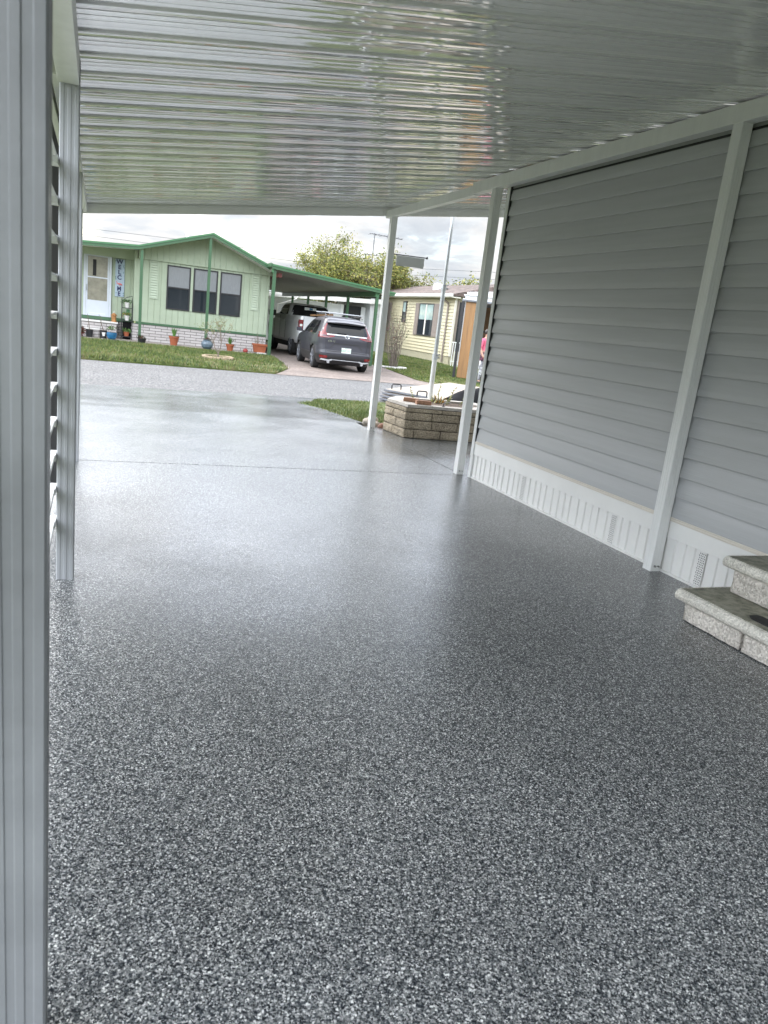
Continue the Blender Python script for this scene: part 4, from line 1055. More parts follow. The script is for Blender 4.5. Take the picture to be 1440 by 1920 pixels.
bb = B(); bb.tube([(16.12, 35.5, 3.14), (16.2, 35.5, 3.0), (16.40, 35.45, 2.86), (16.43, 35.45, 2.75), (16.43, 35.45, -.05)], .05, M_shut, 7); part(bb, 'downspout', yh, YO)
bb = B(); bb.lathe([(.26, 0), (.28, .25), (.16, .36), (.05, .4)], 17.8, 40.1, M_roofw, 14, 3.65); part(bb, 'roof_vent', yh, YO)
bb = B(); bb.box(16.68, 18.4, Y0-.06, Y0-.01, .55, 2.95, M_glassd); bb.box(16.60, 16.679, Y0-.09, Y0-.01, .3, 3.0, M_shut); bb.box(17.2, 17.26, Y0-.08, Y0-.061, .55, 2.95, M_black); bb.box(16.68, 18.4, Y0-.08, Y0-.061, 1.7, 1.76, M_black); part(bb, 'porch_screen', yh, YO)
bb = B(); bb.prism([(16.9, 3.33), (24, 3.62), (24, 3.72), (16.9, 3.43)], 'y', 30.5, Y0-.4, M_roofw); bb.box(16.85, 16.9, 30.5, Y0-.4, 3.16, 3.45, M_roofw)
part(bb, 'porch_roof', yh, YO)
for yy in (30.7,):
    bb = B(); bb.box(17.0, 17.09, yy, yy+.09, -.12, 3.3, M_white); part(bb, 'porch_post', yh, YO)
bb = B()
for i in range(5): bb.tube([(16.0+.12*i, 33.4, -.12), (16.0+.12*i, 33.4, 1.0)], .018, M_white, 6)
bb.tube([(15.95, 33.4, 1.0), (16.55, 33.4, 1.0)], .025, M_white, 6); bb.tube([(15.95, 33.4, .1), (16.55, 33.4, .1)], .02, M_white, 6)
tag(bb.build('hand_rail'), 'white metal handrail near the corner of the pale yellow house', 'railing')

# white mobile home seen under the carport
wh = thing('white_house', 'white mobile home glimpsed beneath the green carport behind the pickup', 'house', (11, 47, -.12)); WHO = Vector((11, 47, -.12))
M_wwall = mat('white_wall', (.66, .67, .66), .5, .05); M_gwall = mat('pale_grey_siding', (.45, .46, .46), .5, .05)
bb = B(); bb.box(3, 15.0, 44, 50, -.12, 2.35, M_wwall); lapx(bb, 15.0, 43.2, 43.99, .1, 2.3, .16, M_gwall); bb.box(15.003, 15.7, 43.2, 50, -.12, 2.9, M_gwall); part(bb, 'wall', wh, WHO)
bb = B(); bb.prism([(2.8, 2.2), (11.0, 2.70), (15.8, 3.1), (15.8, 3.22), (11.0, 2.85), (2.8, 2.35)], 'y', 43.0, 50.5, M_roofw); bb.prism([(2.8, 2.36), (15.8, 3.23), (15.8, 3.5), (11, 3.2)], 'y', 46.5, 47.0, M_roofw); part(bb, 'roof', wh, WHO)
bb = B(); bb.prism([(2.8, 2.0), (15.8, 2.62), (15.8, 2.86), (2.8, 2.25)], 'y', 42.9, 42.99, M_gutter); part(bb, 'fascia', wh, WHO)
bb = B(); bb.box(13.6, 14.7, 43.93, 43.99, .6, 2.35, M_dark); bb.box(13.4, 13.6, 43.9, 43.99, 0, 2.35, M_wwall); part(bb, 'doorway', wh, WHO)
bb = B()
for i in range(50): bb.box(8.0+.11*i, 8.03+.11*i, 43.6, 43.63, 1.2, 1.75, M_wwall)
bb.box(8, 13.5, 43.58, 43.65, 1.75, 1.82, M_wwall); part(bb, 'railing', wh, WHO)
bb = B(); bb.tube([(10.6, 42.85, 2.55), (10.4, 42.8, 2.3), (9.4, 42.8, 1.9), (9.3, 42.8, .2)], .045, M_gutter, 6); part(bb, 'downspout', wh, WHO)

# ------------------------------------------------------------------ trailer with wooden lining, and the person beside it
tr = thing('cargo_trailer', 'white trailer with black door frame and orange brown plywood lining', 'trailer', (11.66, 24.0, -.12), R_(-29)); TO = Vector((11.66, 24.0, -.12))
M_trw = mat('trailer_white', (.68, .69, .70), .35, .04)
bb = B(); bb.box(12.42, 13.95, 24.4, 29.5, .35, 2.52, M_trw) if False else None
bb.box(13.9, 13.95, 24.1, 29.3, .35, 2.50, M_trw); bb.box(11.72, 11.76, 24.3, 29.3, .35, 2.50, M_trw); bb.box(11.72, 13.95, 29.3, 29.35, .35, 2.50, M_trw); bb.box(11.72, 13.95, 24.1, 29.35, .30, .36, M_trw)
part(bb, 'body', tr, TO)
bb = B(); bb.box(11.64, 14.0, 24.0, 29.4, 2.56, 2.60, M_trw); bb.box(11.72, 13.97, 24.03, 29.38, 2.601, 2.70, M_trw); bb.box(11.66, 14.0, 23.98, 29.4, 2.70, 2.73, M_trw); bb.box(12.15, 12.19, 24.02, 24.029, 2.63, 2.68, M_edge); part(bb, 'roof', tr, TO)
bb = B(); bb.box(11.62, 11.71, 23.98, 24.06, -.08, 2.50, M_black); bb.box(13.9, 13.99, 23.98, 24.06, .3, 2.50, M_black); bb.box(11.62, 13.99, 23.98, 24.06, 2.50, 2.558, M_edge); part(bb, 'door_frame', tr, TO)
bb = B(); bb.box(11.765, 12.30, 24.06, 24.10, -.08, 2.495, M_ply); bb.box(11.93, 11.94, 24.054, 24.0595, -.08, 2.495, M_plydk); bb.box(12.31, 12.33, 24.05, 24.10, -.08, 2.49, M_black); bb.box(12.17, 12.24, 24.045, 24.059, 2.2, 2.42, M_edge); part(bb, 'plywood_door', tr, TO)
bb = B(); bb.box(12.34, 13.88, 26.8, 26.84, .37, 2.48, M_plydk); bb.box(13.86, 13.89, 24.12, 26.8, .37, 2.48, M_ply); bb.box(12.34, 13.88, 26.76, 26.79, 1.55, 1.62, M_dark); part(bb, 'inner_lining', tr, TO)
for yy in (26.4, 27.3):
    for xx in (11.72, 13.75):
        bb = B(); bb.tube([(xx, yy, .2), (xx+.2, yy, .2)], .32, M_rubber, 20); part(bb, 'wheel', tr, TO)

# person (mostly behind the near white post)
random.seed(3)
pe = thing('person', 'person in a pink top, dark patterned shorts and grey leggings standing by the trailer', 'person', (11.86, 22.3, -.12), R_(20))
M_skin = mat('skin', (.42, .24, .17), .5, .05); M_pinkc = mat('pink_cloth', (.62, .12, .20), .8, .12, 15); M_hair = mat('dark_hair', (.02, .015, .012), .5, .2)
def skin_obj(name, verts, edges, radii, m, parent, root=0, sub=2):
    me = bpy.data.meshes.new(name); me.from_pydata(verts, edges, []); me.materials.append(m)
    o = bpy.data.objects.new(name, me); COL.objects.link(o); o.parent = parent
    sk = o.modifiers.new('skin', 'SKIN'); sk.use_smooth_shade = True
    for i, r in enumerate(radii):
        rr = r if isinstance(r, tuple) else (r, r)
        me.skin_vertices[0].data[i].radius = rr; me.skin_vertices[0].data[i].use_root = (i == root)
    s = o.modifiers.new('sub', 'SUBSURF'); s.levels = sub; s.render_levels = sub
    return o
H_ = 1.74
V_ = [(0, 0, .93), (0, 0, 1.10), (0, 0.01, 1.28), (0, 0, 1.43), (0, -.01, 1.50), (0, -.02, 1.58), (0, -.025, 1.69),
      (-.17, 0, 1.40), (-.235, .01, 1.13), (-.22, -.12, .92), (-.21, -.17, .85), (.17, 0, 1.40), (.235, .01, 1.13), (.22, -.14, .93), (.21, -.20, .86),
      (-.09, 0, .86), (-.10, -.01, .48), (-.11, .02, .09), (-.115, -.12, .035), (.09, 0, .86), (.105, -.01, .48), (.115, .02, .09), (.12, -.12, .035)]
Ed = [(0, 1), (1, 2), (2, 3), (3, 4), (4, 5), (5, 6), (3, 7), (7, 8), (8, 9), (9, 10), (3, 11), (11, 12), (12, 13), (13, 14), (0, 15), (15, 16), (16, 17), (17, 18), (0, 19), (19, 20), (20, 21), (21, 22)]
Rd = [(.155, .11), (.125, .10), (.15, .11), (.12, .085), .052, (.075, .09), (.072, .09), .058, .043, .034, .028, .058, .043, .034, .028, .088, .058, .04, .035, .088, .058, .04, .035]
skin_obj('body', V_, Ed, Rd, M_skin, pe)
def limb(name, idx, grow_, m, extra=None):
    vs = [V_[i] for i in idx]; es = [(idx.index(a), idx.index(b_)) for a, b_ in Ed if a in idx and b_ in idx]
    rd = []
    for i in idx:
        r = Rd[i]; r = r if isinstance(r, tuple) else (r, r); rd.append((r[0]+grow_, r[1]+grow_))
    return skin_obj(name, vs, es, rd, m, pe)
limb('pink_top', [1, 2, 3, 4, 7, 8, 11, 12, 0], .014, M_pinkc)
M_pat = speckle('patterned_cloth', [(.01, .01, .012), (.03, .03, .04), (.25, .05, .10), (.4, .4, .42)], 22, .9, .1)
V_.append((-.095, -.005, .66)); V_.append((.097, -.005, .66)); Ed += [(15, 23), (19, 24)]; Rd += [.085, .085]
limb('shorts', [0, 1, 15, 19, 23, 24], .022, M_pat)
M_legg = speckle('grey_leggings', [(.12, .12, .13), (.3, .3, .32), (.65, .65, .66)], 18, .9, .1)
limb('leggings', [15, 16, 17], .010, M_legg); limb('leggings', [19, 20, 21], .010, M_legg)
for s in (-1, 1):
    bb = B(); bb.box(s*.118-.05, s*.118+.05, -.20, .075, .0, .085, M_black); bb.build('shoe', pe, bevel=.03)
    # fingers
    vs = []; es = []; rd = []
    for k in range(4):
        b0 = len(vs); x = s*.21+(k-1.5)*.019; L3 = (.06, .07, .066, .052)[k]
        vs += [(x, -.20, .845), (x, -.215, .845-L3*.5), (x-s*.004, -.205, .845-L3)]; es += [(b0, b0+1), (b0+1, b0+2)]; rd += [.010, .009, .008]
        skin_obj('finger', vs[-3:], [(0, 1), (1, 2)], rd[-3:], M_skin, pe, 0, 1)
    skin_obj('thumb', [(s*.18, -.19, .86), (s*.165, -.215, .835), (s*.165, -.23, .81)], [(0, 1), (1, 2)], [.012, .010, .009], M_skin, pe, 0, 1)
bm = bmesh.new(); bmesh.ops.create_uvsphere(bm, u_segments=20, v_segments=14, radius=.1)
for v in bm.verts:
    v.co.x *= .92; v.co.z *= 1.12; v.co.y *= 1.1
    if v.co.y < -.03 and v.co.z < .05: v.co.y = -.03
    if v.co.z < -.05: v.co.x *= .8
me = bpy.data.meshes.new('hair'); bm.to_mesh(me); bm.free(); me.materials.append(M_hair); o = bpy.data.objects.new('hair', me); COL.objects.link(o); o.parent = pe; o.location = (0, -.01, 1.66)
bb = B(); bb.tube([(0, -.105, 1.655), (0, -.128, 1.62), (0, -.112, 1.612)], [.008, .014, .01], M_skin, 6); bb.build('nose', pe)
for s in (-1, 1):
    bb = B(); bb.lathe([(.002, -.008), (.010, 0), (.002, .008)], s*.032, -.104, M_black, 8, 1.655); bb.build('eye', pe)
bb = B(); bb.tube([(-.025, -.107, 1.58), (0, -.114, 1.577), (.025, -.107, 1.58)], .006, M_pinkc, 5); bb.build('mouth', pe)

# ------------------------------------------------------------------ vehicles
def interp(tab, z):
    if z <= tab[0][0]: return tab[0][1]
    for (a, va), (b_, vb) in zip(tab, tab[1:]):
        if z <= b_:
            t = (z-a)/(b_-a); return va+(vb-va)*t
    return tab[-1][1]
class Hull:
    def __init__(s, w, yr, yf, e=9): s.w = w; s.yr = yr; s.yf = yf; s.e = e
    def par(s, z):
        a, b_ = interp(s.yr, z), interp(s.yf, z); return interp(s.w, z), (a+b_)/2, (b_-a)/2
    def rear(s, x, z):
        w, yc, L_ = s.par(z); t = max(0, 1-min(1, abs(x)/w)**s.e); return yc-L_*t**(1/s.e)
    def side(s, y, z):
        w, yc, L_ = s.par(z); t = max(0, 1-min(1, abs(y-yc)/L_)**s.e); return w*t**(1/s.e)
    def loft(s, bb, zs, m, skip=None, n=96):
        rings = []
        for z in zs:
            w, yc, L_ = s.par(z); ring = []
            for k in range(n):
                a = 2*PI*(k+.5)/n; c, sn = math.cos(a), math.sin(a)
                ring.append((math.copysign(abs(c)**(2/s.e), c)*w, yc+math.copysign(abs(sn)**(2/s.e), sn)*L_, z))
            rings.append(ring)
        vs = [p for r in rings for p in r]; fs = []; ms = []
        for i in range(len(zs)-1):
            for k in range(n):
                q = (i*n+k, i*n+(k+1) % n, (i+1)*n+(k+1) % n, (i+1)*n+k)
                cen = sum((Vector(vs[j]) for j in q), Vector())/4
                if skip and skip(cen): continue
                bb.add([vs[j] for j in q], [(0, 1, 2, 3)], m(cen) if callable(m) else m)
        bb.poly(rings[-1], m(Vector((0, 2, zs[-1]))) if callable(m) else m); bb.poly(rings[0][::-1], M_black)
    def rear_patch(s, bb, rows, m, off=.004, n=14):
        """rows: (z, x0, x1)"""
        vs = []
        for z, x0, x1 in rows:
            for k in range(n+1):
                x = x0+(x1-x0)*k/n; vs.append((x, s.rear(x, z)-off, z))
        N = len(vs); fs = []
        for i in range(len(rows)-1):
            for k in range(n): a = i*(n+1)+k; fs.append((a, a+1, a+n+2, a+n+1))
        bb.add(vs, fs, m)
    def side_patch(s, bb, rows, m, sg, off=.004, n=12):
        vs = []
        for z, y0_, y1_ in rows:
            for k in range(n+1):
                y = y0_+(y1_-y0_)*k/n; vs.append((sg*(s.side(y, z)+off), y, z))
        fs = []
        for i in range(len(rows)-1):
            for k in range(n): a = i*(n+1)+k; fs.append((a, a+1, a+n+2, a+n+1))
        bb.add(vs, fs, m)
def weld(o):
    bm = bmesh.new(); bm.from_mesh(o.data); bmesh.ops.remove_doubles(bm, verts=bm.verts, dist=.0006); bmesh.ops.recalc_face_normals(bm, faces=bm.faces); bm.to_mesh(o.data); bm.free()
    for p in o.data.polygons: p.use_smooth = True
    try: o.data.set_sharp_from_angle(angle=R_(38))
    except Exception: pass
def carpaint(name, col, flake=.4, rough=.3):
    m, nt, b_ = newmat(name); setp(b_, col=col, rough=rough, metal=flake, coat=.5, coatr=.05); return m
M_suv = carpaint('slate_car_paint', (.022, .022, .032), 0, .5)
M_trk = carpaint('silver_white_paint', (.60, .61, .62), .2, .35)
M_lamp = newmat('red_lamp')[0]; setp(M_lamp.node_tree.nodes['Principled BSDF'], col=(.15, .005, .008), rough=.12, coat=1)
M_lampd = newmat('dark_red_lamp')[0]; setp(M_lampd.node_tree.nodes['Principled BSDF'], col=(.05, .002, .004), rough=.12, coat=1)
M_tint = glass_mat('tinted_glass', (.012, .013, .015), .02)
M_plate = mat('plate_white', (.62, .66, .62), .4, .05); M_plg = mat('plate_green', (.10, .28, .17), .5, .1)
M_silver = mat('silver_trim', (.5, .51, .53), .3, .05, metal=.5)
def wheel(parent, x, y, r, w, sg, spokes=5):
    bb = B(); bb.tube([(x-w/2*sg, y, r), (x-w*.42*sg, y, r), (x+w*.42*sg, y, r), (x+w/2*sg, y, r)], [r*.93, r, r, r*.93], M_rubber, 32); t = bb.build('wheel', parent)
    bb = B(); xo = x+sg*(w/2+.004)
    bb.tube([(xo-sg*.03, y, r), (xo-sg*.004, y, r)], r*.64, M_black, 28)
    for k in range(spokes):
        a = 2*PI*k/spokes+.3
        for da in (-.12, .12):
            bb.tube([(xo+sg*.004, y+.06*r*math.cos(a), r+.06*r*math.sin(a)), (xo+sg*.004, y+r*.64*math.cos(a+da), r+r*.62*math.sin(a+da))], .013, M_edge, 5)
    rp = [(xo, y+r*.64*math.cos(2*PI*k/28), r+r*.66*math.sin(2*PI*k/28)) for k in range(29)]; bb.tube(rp, .008, M_edge, 5, cap=False)
    bb.tube([(xo, y, r), (xo+sg*.01, y, r)], .05, M_silver, 12)
    bb.build('rim', t)

# SUV
sv = thing('parked_car', 'dark slate compact SUV with roof bars parked tail first toward the street', 'car', (7.10, 22.22, -.135), R_(-4.5))
hull = Hull([(.2, .82), (.3, .885), (.45, .918), (.7, .925), (.95, .918), (1.08, .90), (1.2, .85), (1.4, .755), (1.52, .69), (1.6, .62), (1.65, .50), (1.68, .30)],
            [(.2, .16), (.3, .06), (.42, .0), (.56, .0), (.60, .035), (.80, .05), (1.02, .045), (1.12, .10), (1.3, .22), (1.46, .34), (1.54, .42), (1.60, .55), (1.65, .85), (1.68, 1.3)],
            [(.2, 4.4), (.45, 4.56), (.8, 4.5), (.98, 4.2), (1.06, 3.6), (1.12, 3.35), (1.3, 3.0), (1.5, 2.6), (1.6, 2.35), (1.68, 1.9)])
WR = .352; AX = [(.98, WR), (3.64, WR)]
zs = [.2, .25, .3, .35, .4, .44, .48, .5, .55, .6, .65, .7, .75, .8, .85, .9, .95, 1.0, 1.04, 1.08, 1.12, 1.16, 1.2, 1.26, 1.32, 1.38, 1.44, 1.5, 1.54, 1.58, 1.61, 1.64, 1.66, 1.68]
def sk(c): return abs(c.x) > .6 and any((c.y-a)**2+(c.z-b_)**2 < .41**2 for a, b_ in AX)
def smat(c):
    if c.z < .495: return M_black
    if abs(c.x) > .6 and any((c.y-a)**2+(c.z-b_)**2 < .47**2 for a, b_ in AX): return M_black
    return M_suv
bb = B(); hull.loft(bb, zs, smat, sk, 160); o = bb.build('body', sv); weld(o)
bb = B(); bb.box(-.80, .80, .4, 4.3, .22, .85, M_dark); bb.build('underbody', sv)
bb = B(); hull.rear_patch(bb, [(z, -interp([(1.13, .655), (1.2, .66), (1.45, .60)], z), interp([(1.13, .655), (1.2, .66), (1.45, .60)], z)) for z in (1.13, 1.17, 1.22, 1.28, 1.34, 1.40, 1.455)], M_tint, .005, 24); bb.build('rear_window', sv, smooth=True)
bb = B(); sp_ = []
for i in range(17):
    x = -.63+1.26*i/16; sp_.append(x)
vs = []
for x in sp_:
    yb_ = hull.rear(x, 1.47); c = .03*(x/.63)**2
    vs += [(x, yb_-.16+c*2, 1.475-c), (x, yb_-.17+c*2, 1.50-c), (x, yb_+.02, 1.56-c*1.5), (x, yb_+.05, 1.47-c)]
fs = []
for i in range(16):
    for j in range(4): a = i*4+j; c_ = i*4+(j+1) % 4; fs.append((a, c_, c_+4, a+4))
fs += [(0, 1, 2, 3), (64, 65, 66, 67)]
bb.add(vs, fs, M_suv); bb.box(-.5, .5, .20, .28, 1.452, 1.474, M_black); bb.build('spoiler', sv)
for sg in (-1, 1):
    bb = B(); a = lambda x0, x1: (min(sg*x0, sg*x1), max(sg*x0, sg*x1))
    hull.rear_patch(bb, [(z, *a(x0, x1)) for z, x0, x1 in ((1.00, .70, .90), (1.02, .55, .905), (1.05, .42, .905), (1.09, .40, .90), (1.125, .60, .89), (1.16, .675, .87))], M_lamp, .010, 14)
    hull.rear_patch(bb, [(z, *a(x0, x1)) for z, x0, x1 in ((1.16, .69, .87), (1.25, .675, .765), (1.35, .65, .70), (1.44, .615, .645))], M_lamp, .010, 8)
    hull.side_patch(bb, [(1.02, .10, .30), (1.06, .10, .34), (1.11, .14, .30), (1.16, .17, .26)], M_lamp, sg, .010, 6)
    hull.rear_patch(bb, [(z, *a(x0, x1)) for z, x0, x1 in ((1.045, .60, .86), (1.07, .56, .87), (1.085, .62, .84))], M_lampd, .014, 8)
    bb.build('tail_lamp', sv, smooth=True)
    bb = B(); hull.rear_patch(bb, [(z, *a(x0, x1)) for z, x0, x1 in ((.375, .62, .82), (.42, .60, .84), (.46, .62, .84))], M_lamp, .012, 6); bb.build('reflector', sv)
    # side glass
    bb = B(); hull.side_patch(bb, [(1.10, .75, 3.25), (1.15, .72, 3.12), (1.25, .74, 2.95), (1.38, .82, 2.70), (1.50, .95, 2.45)], M_tint, sg, .004, 30); bb.build('side_window', sv, smooth=True)
    bb = B()
    for y in (1.32, 2.28): hull.side_patch(bb, [(1.09, y, y+.07), (1.3, y-.02, y+.05), (1.5, y-.05, y+.02)], M_black, sg, .008, 3)
    hull.side_patch(bb, [(1.065, .70, 3.3), (1.095, .70, 3.3)], M_chrome, sg, .009, 30); bb.build('window_trim', sv)
    bb = B()
    for y in (1.42, 2.36, 3.3): hull.side_patch(bb, [(.5, y, y+.008), (.8, y, y+.008), (1.06, y, y+.008)], M_dark, sg, .002, 1)
    hull.side_patch(bb, [(.86, 1.5, 1.68), (.89, 1.5, 1.68)], M_suv, sg, .03, 3); hull.side_patch(bb, [(.86, 2.42, 2.6), (.89, 2.42, 2.6)], M_suv, sg, .03, 3)
    bb.build('door_seam', sv)
    # mirror
    bb = B(); bb.tube([(sg*.90, 3.02, 1.08), (sg*.98, 3.0, 1.12)], .03, M_black, 6); bb.add([(sg*.96, 2.98, 1.06), (sg*1.15, 2.96, 1.08), (sg*1.16, 2.96, 1.20), (sg*.96, 2.98, 1.21), (sg*.96, 3.1, 1.08), (sg*1.1, 3.1, 1.1), (sg*1.1, 3.1, 1.18), (sg*.96, 3.1, 1.19)], [(0, 1, 2, 3), (4, 5, 6, 7), (0, 1, 5, 4), (1, 2, 6, 5), (2, 3, 7, 6), (3, 0, 4, 7)], M_suv)
    bb.build('mirror', sv, bevel=.02)
    for (ay, _) in AX: wheel(sv, sg*.80, ay, WR, .225, sg)
    bb = B(); bb.tube([(sg*.60, .75, 1.665), (sg*.60, .9, 1.715), (sg*.60, 2.3, 1.715), (sg*.60, 2.5, 1.66)], .018, M_black, 6); bb.build('roof_rail', sv)
for y in (1.05, 2.05):
    bb = B(); bb.box(-.69, .69, y-.04, y+.04, 1.755, 1.785, M_silver); bb.box(-.63, -.57, y-.05, y+.05, 1.71, 1.755, M_black); bb.box(.57, .63, y-.05, y+.05, 1.71, 1.755, M_black); bb.build('roof_bar', sv, bevel=.01)
bb = B(); hull.rear_patch(bb, [(1.095, -.64, .64), (1.115, -.66, .66), (1.128, -.66, .66)], M_chrome, .018, 24); bb.build('chrome_strip', sv)
bb = B(); hull.rear_patch(bb, [(.60, -.62, .62), (.612, -.62, .62)], M_dark, .003, 20)
for sg in (-1, 1): hull.rear_patch(bb, [(.56, sg*.66-.004, sg*.66+.004), (.8, sg*.68-.004, sg*.68+.004), (1.0, sg*.69-.004, sg*.69+.004)], M_dark, .003, 1)
bb.build('hatch_seam', sv)
# recessed number plate area edges
bb = B(); hull.rear_patch(bb, [(.835, -.40, .40), (.865, -.42, .42)], M_black, .004, 10)
for sg in (-1, 1):
    hull.rear_patch(bb, [(.70, min(sg*.50, sg*.54), max(sg*.50, sg*.54)), (.835, min(sg*.37, sg*.41), max(sg*.37, sg*.41))], M_black, .004, 3)
hull.rear_patch(bb, [(.53, -.86, .86), (.545, -.86, .86)], M_suv, .022, 24)
bb.build('hatch_recess', sv)
M_suv2 = M_suv
bb = B(); rows_ = []
pts = [(-.80, .315), (-.78, .335), (-.55, .315), (-.44, .345), (.44, .345), (.55, .315), (.78, .335), (.80, .315)]
for (xa, za), (xb, zb) in zip(pts, pts[1:]):
    n4 = 6
    for k in range(n4):
        x1_ = xa+(xb-xa)*k/n4; x2_ = xa+(xb-xa)*(k+1)/n4; z1_ = za+(zb-za)*k/n4; z2_ = za+(zb-za)*(k+1)/n4
        th = .045 if abs((x1_+x2_)/2) > .44 else .02
        bb.poly([(x1_, hull.rear(x1_, z1_)-.02, z1_-th/2), (x2_, hull.rear(x2_, z2_)-.02, z2_-th/2), (x2_, hull.rear(x2_, z2_)-.02, z2_+th/2), (x1_, hull.rear(x1_, z1_)-.02, z1_+th/2)], M_silver)
bb.build('bumper_trim', sv)
for sg in (-1, 1):
    bb = B(); bb.tube([(sg*.55, .05, .27), (sg*.55, .45, .27)], .045, M_silver, 12); bb.build('exhaust_pipe', sv)
bb = B(); yp = hull.rear(0, .65); bb.box(-.155, .155, yp-.018, yp-.008, .575, .735, M_plate); plt = bb.build('number_plate', sv)
text('GQ7 1LC', 'plate_text', plt, (0, yp-.020, .652), .082, M_plg); text('FLORIDA', 'plate_text', plt, (0, yp-.020, .717), .022, M_plg)
text('CR-V', 'model_lettering', sv, (-.50, hull.rear(.5, .90)-.012, .905), .085, M_chrome, sx=1.25)
bb = B(); ye = hull.rear(0, 1.1)-.03
rp = [(.07*math.cos(2*PI*k/24)*(1+.0), ye, 1.08+.055*math.sin(2*PI*k/24)) for k in range(25)]; bb.tube(rp, .008, M_chrome, 5, cap=False)
bb.tube([(-.036, ye, 1.045), (-.042, ye, 1.115)], .009, M_chrome, 5); bb.tube([(.036, ye, 1.045), (.042, ye, 1.115)], .009, M_chrome, 5); bb.tube([(-.036, ye, 1.078), (.036, ye, 1.078)], .007, M_chrome, 5)
bb.lathe([(.001, 0), (.001, .001)], 0, ye, M_chrome, 3, 1.08); bb.build('emblem', sv)
bb = B(); bb.tube([(.02, hull.rear(0, 1.16)-.02, 1.155), (-.10, hull.rear(-.1, 1.165)-.02, 1.17), (-.32, hull.rear(-.3, 1.17)-.02, 1.165)], .011, M_black, 5); bb.build('wiper', sv)
bb = B(); bb.prism([(1.0, 1.675), (1.12, 1.675), (1.10, 1.74)], 'x', -.012, .012, M_black); bb.build('antenna_fin', sv)
sv.scale = (.96, .96, .97)

# pickup
tk = thing('pickup_truck', 'silver white pickup truck parked under the green carport', 'truck', (8.09, 28.35, -.12), R_(0))
cab = Hull([(1.45, .93), (1.6, .90), (1.8, .84), (1.92, .79), (1.98, .70), (2.01, .5)], [(1.45, 2.02), (1.6, 2.08), (1.85, 2.2), (1.95, 2.3), (2.01, 2.6)], [(1.45, 4.55), (1.6, 4.3), (1.85, 3.9), (1.95, 3.7), (2.01, 3.4)], 8)
low = Hull([(.5, .95), (.62, 1.0), (1.0, 1.015), (1.3, 1.0), (1.52, .96)], [(.5, .04), (.62, 0), (1.5, 0), (1.52, .02)], [(.5, 5.6), (.7, 5.8), (1.1, 5.78), (1.3, 5.5), (1.31, 4.6), (1.52, 4.5)], 22)
AT = [(1.22, .41), (4.85, .41)]
def sk2(c): return abs(c.x) > .6 and any((c.y-a)**2+(c.z-b_)**2 < .50**2 for a, b_ in AT)
bb = B(); low.loft(bb, [.5, .56, .62, .68, .74, .8, .86, .92, .98, 1.04, 1.1, 1.18, 1.25, 1.3, 1.31, 1.4, 1.48, 1.52], M_trk, sk2, 180); o = bb.build('body', tk); weld(o)
bb = B(); cab.loft(bb, [1.45, 1.52, 1.6, 1.7, 1.8, 1.86, 1.92, 1.95, 1.98, 2.01], M_trk, None, 80); o = bb.build('cab', tk); weld(o)
bb = B(); bb.box(-.9, .9, .3, 5.3, .3, .9, M_dark); bb.build('underbody', tk)
bb = B(); cab.rear_patch(bb, [(z, -interp([(1.53, .84), (1.93, .70)], z), interp([(1.53, .84), (1.93, .70)], z)) for z in (1.53, 1.65, 1.75, 1.85, 1.93)], M_tint, .006, 20); rw = bb.build('rear_window', tk, smooth=True)
bb = B(); bb.box(-.30, .18, 2.07, 2.085, 1.77, 1.87, M_plate); bb.box(-.1, .04, 2.064, 2.069, 1.78, 1.86, M_pot_blue); bb.build('window_sticker', tk)
bb = B(); cab.rear_patch(bb, [(1.945, -.16, .16), (1.965, -.15, .15)], M_lamp, .02, 6); bb.build('brake_light', tk)
for sg in (-1, 1):
    bb = B(); bb.box(min(sg*.84, sg*1.012), max(sg*.84, sg*1.012), -.014, .10, 1.02, 1.38, M_lamp); bb.box(min(sg*.87, sg*.97), max(sg*.87, sg*.97), -.018, -.0145, 1.14, 1.22, M_plate); bb.build('tail_lamp', tk, bevel=.01)
    bb = B(); cab.side_patch(bb, [(1.53, 2.35, 4.25), (1.65, 2.38, 4.0), (1.8, 2.45, 3.75), (1.9, 2.55, 3.6)], M_tint, sg, .005, 20); bb.build('side_window', tk, smooth=True)
    for (ay, _) in AT: wheel(tk, sg*.86, ay, .41, .27, sg, 6)
    bb = B()
    for y in (2.15, 3.15, 4.2): bb.box(min(sg*1.012, sg*1.02), max(sg*1.012, sg*1.02), y, y+.01, .6, 1.48, M_dark)
    for y in (2.3, 3.3): bb.box(min(sg*1.012, sg*1.045), max(sg*1.012, sg*1.045), y, y+.2, 1.28, 1.31, M_trk)
    bb.build('door_seam', tk)
    bb = B(); bb.box(min(sg*1.0, sg*1.28), max(sg*1.0, sg*1.28), 4.1, 4.22, 1.42, 1.66, M_black); bb.build('mirror', tk, bevel=.03)
bb = B(); bb.box(-.83, .83, -.012, .02, .80, 1.50, M_trk); bb.box(-.835, -.828, -.014, .02, .8, 1.5, M_dark); bb.box(.828, .835, -.014, .02, .8, 1.5, M_dark); bb.box(-.2, .2, -.022, -.013, 1.33, 1.42, M_black); bb.build('tailgate', tk)
bb = B(); bb.box(-1.0, 1.0, -.16, -.02, .55, .70, M_chrome); bb.box(-1.0, 1.0, -.17, -.01, .701, .76, M_black); bb.build('bumper', tk, bevel=.02)
bb = B(); M = Matrix.Translation((8.0, 28.9, 1.47)) @ Matrix.Rotation(-.12, 4, 'Y'); bb.box(-.35, .55, -.06, .06, 0, .07, M_ply, M)
tag(bb.build('wooden_board'), 'light brown wooden board sticking up from the pickup bed', 'board')

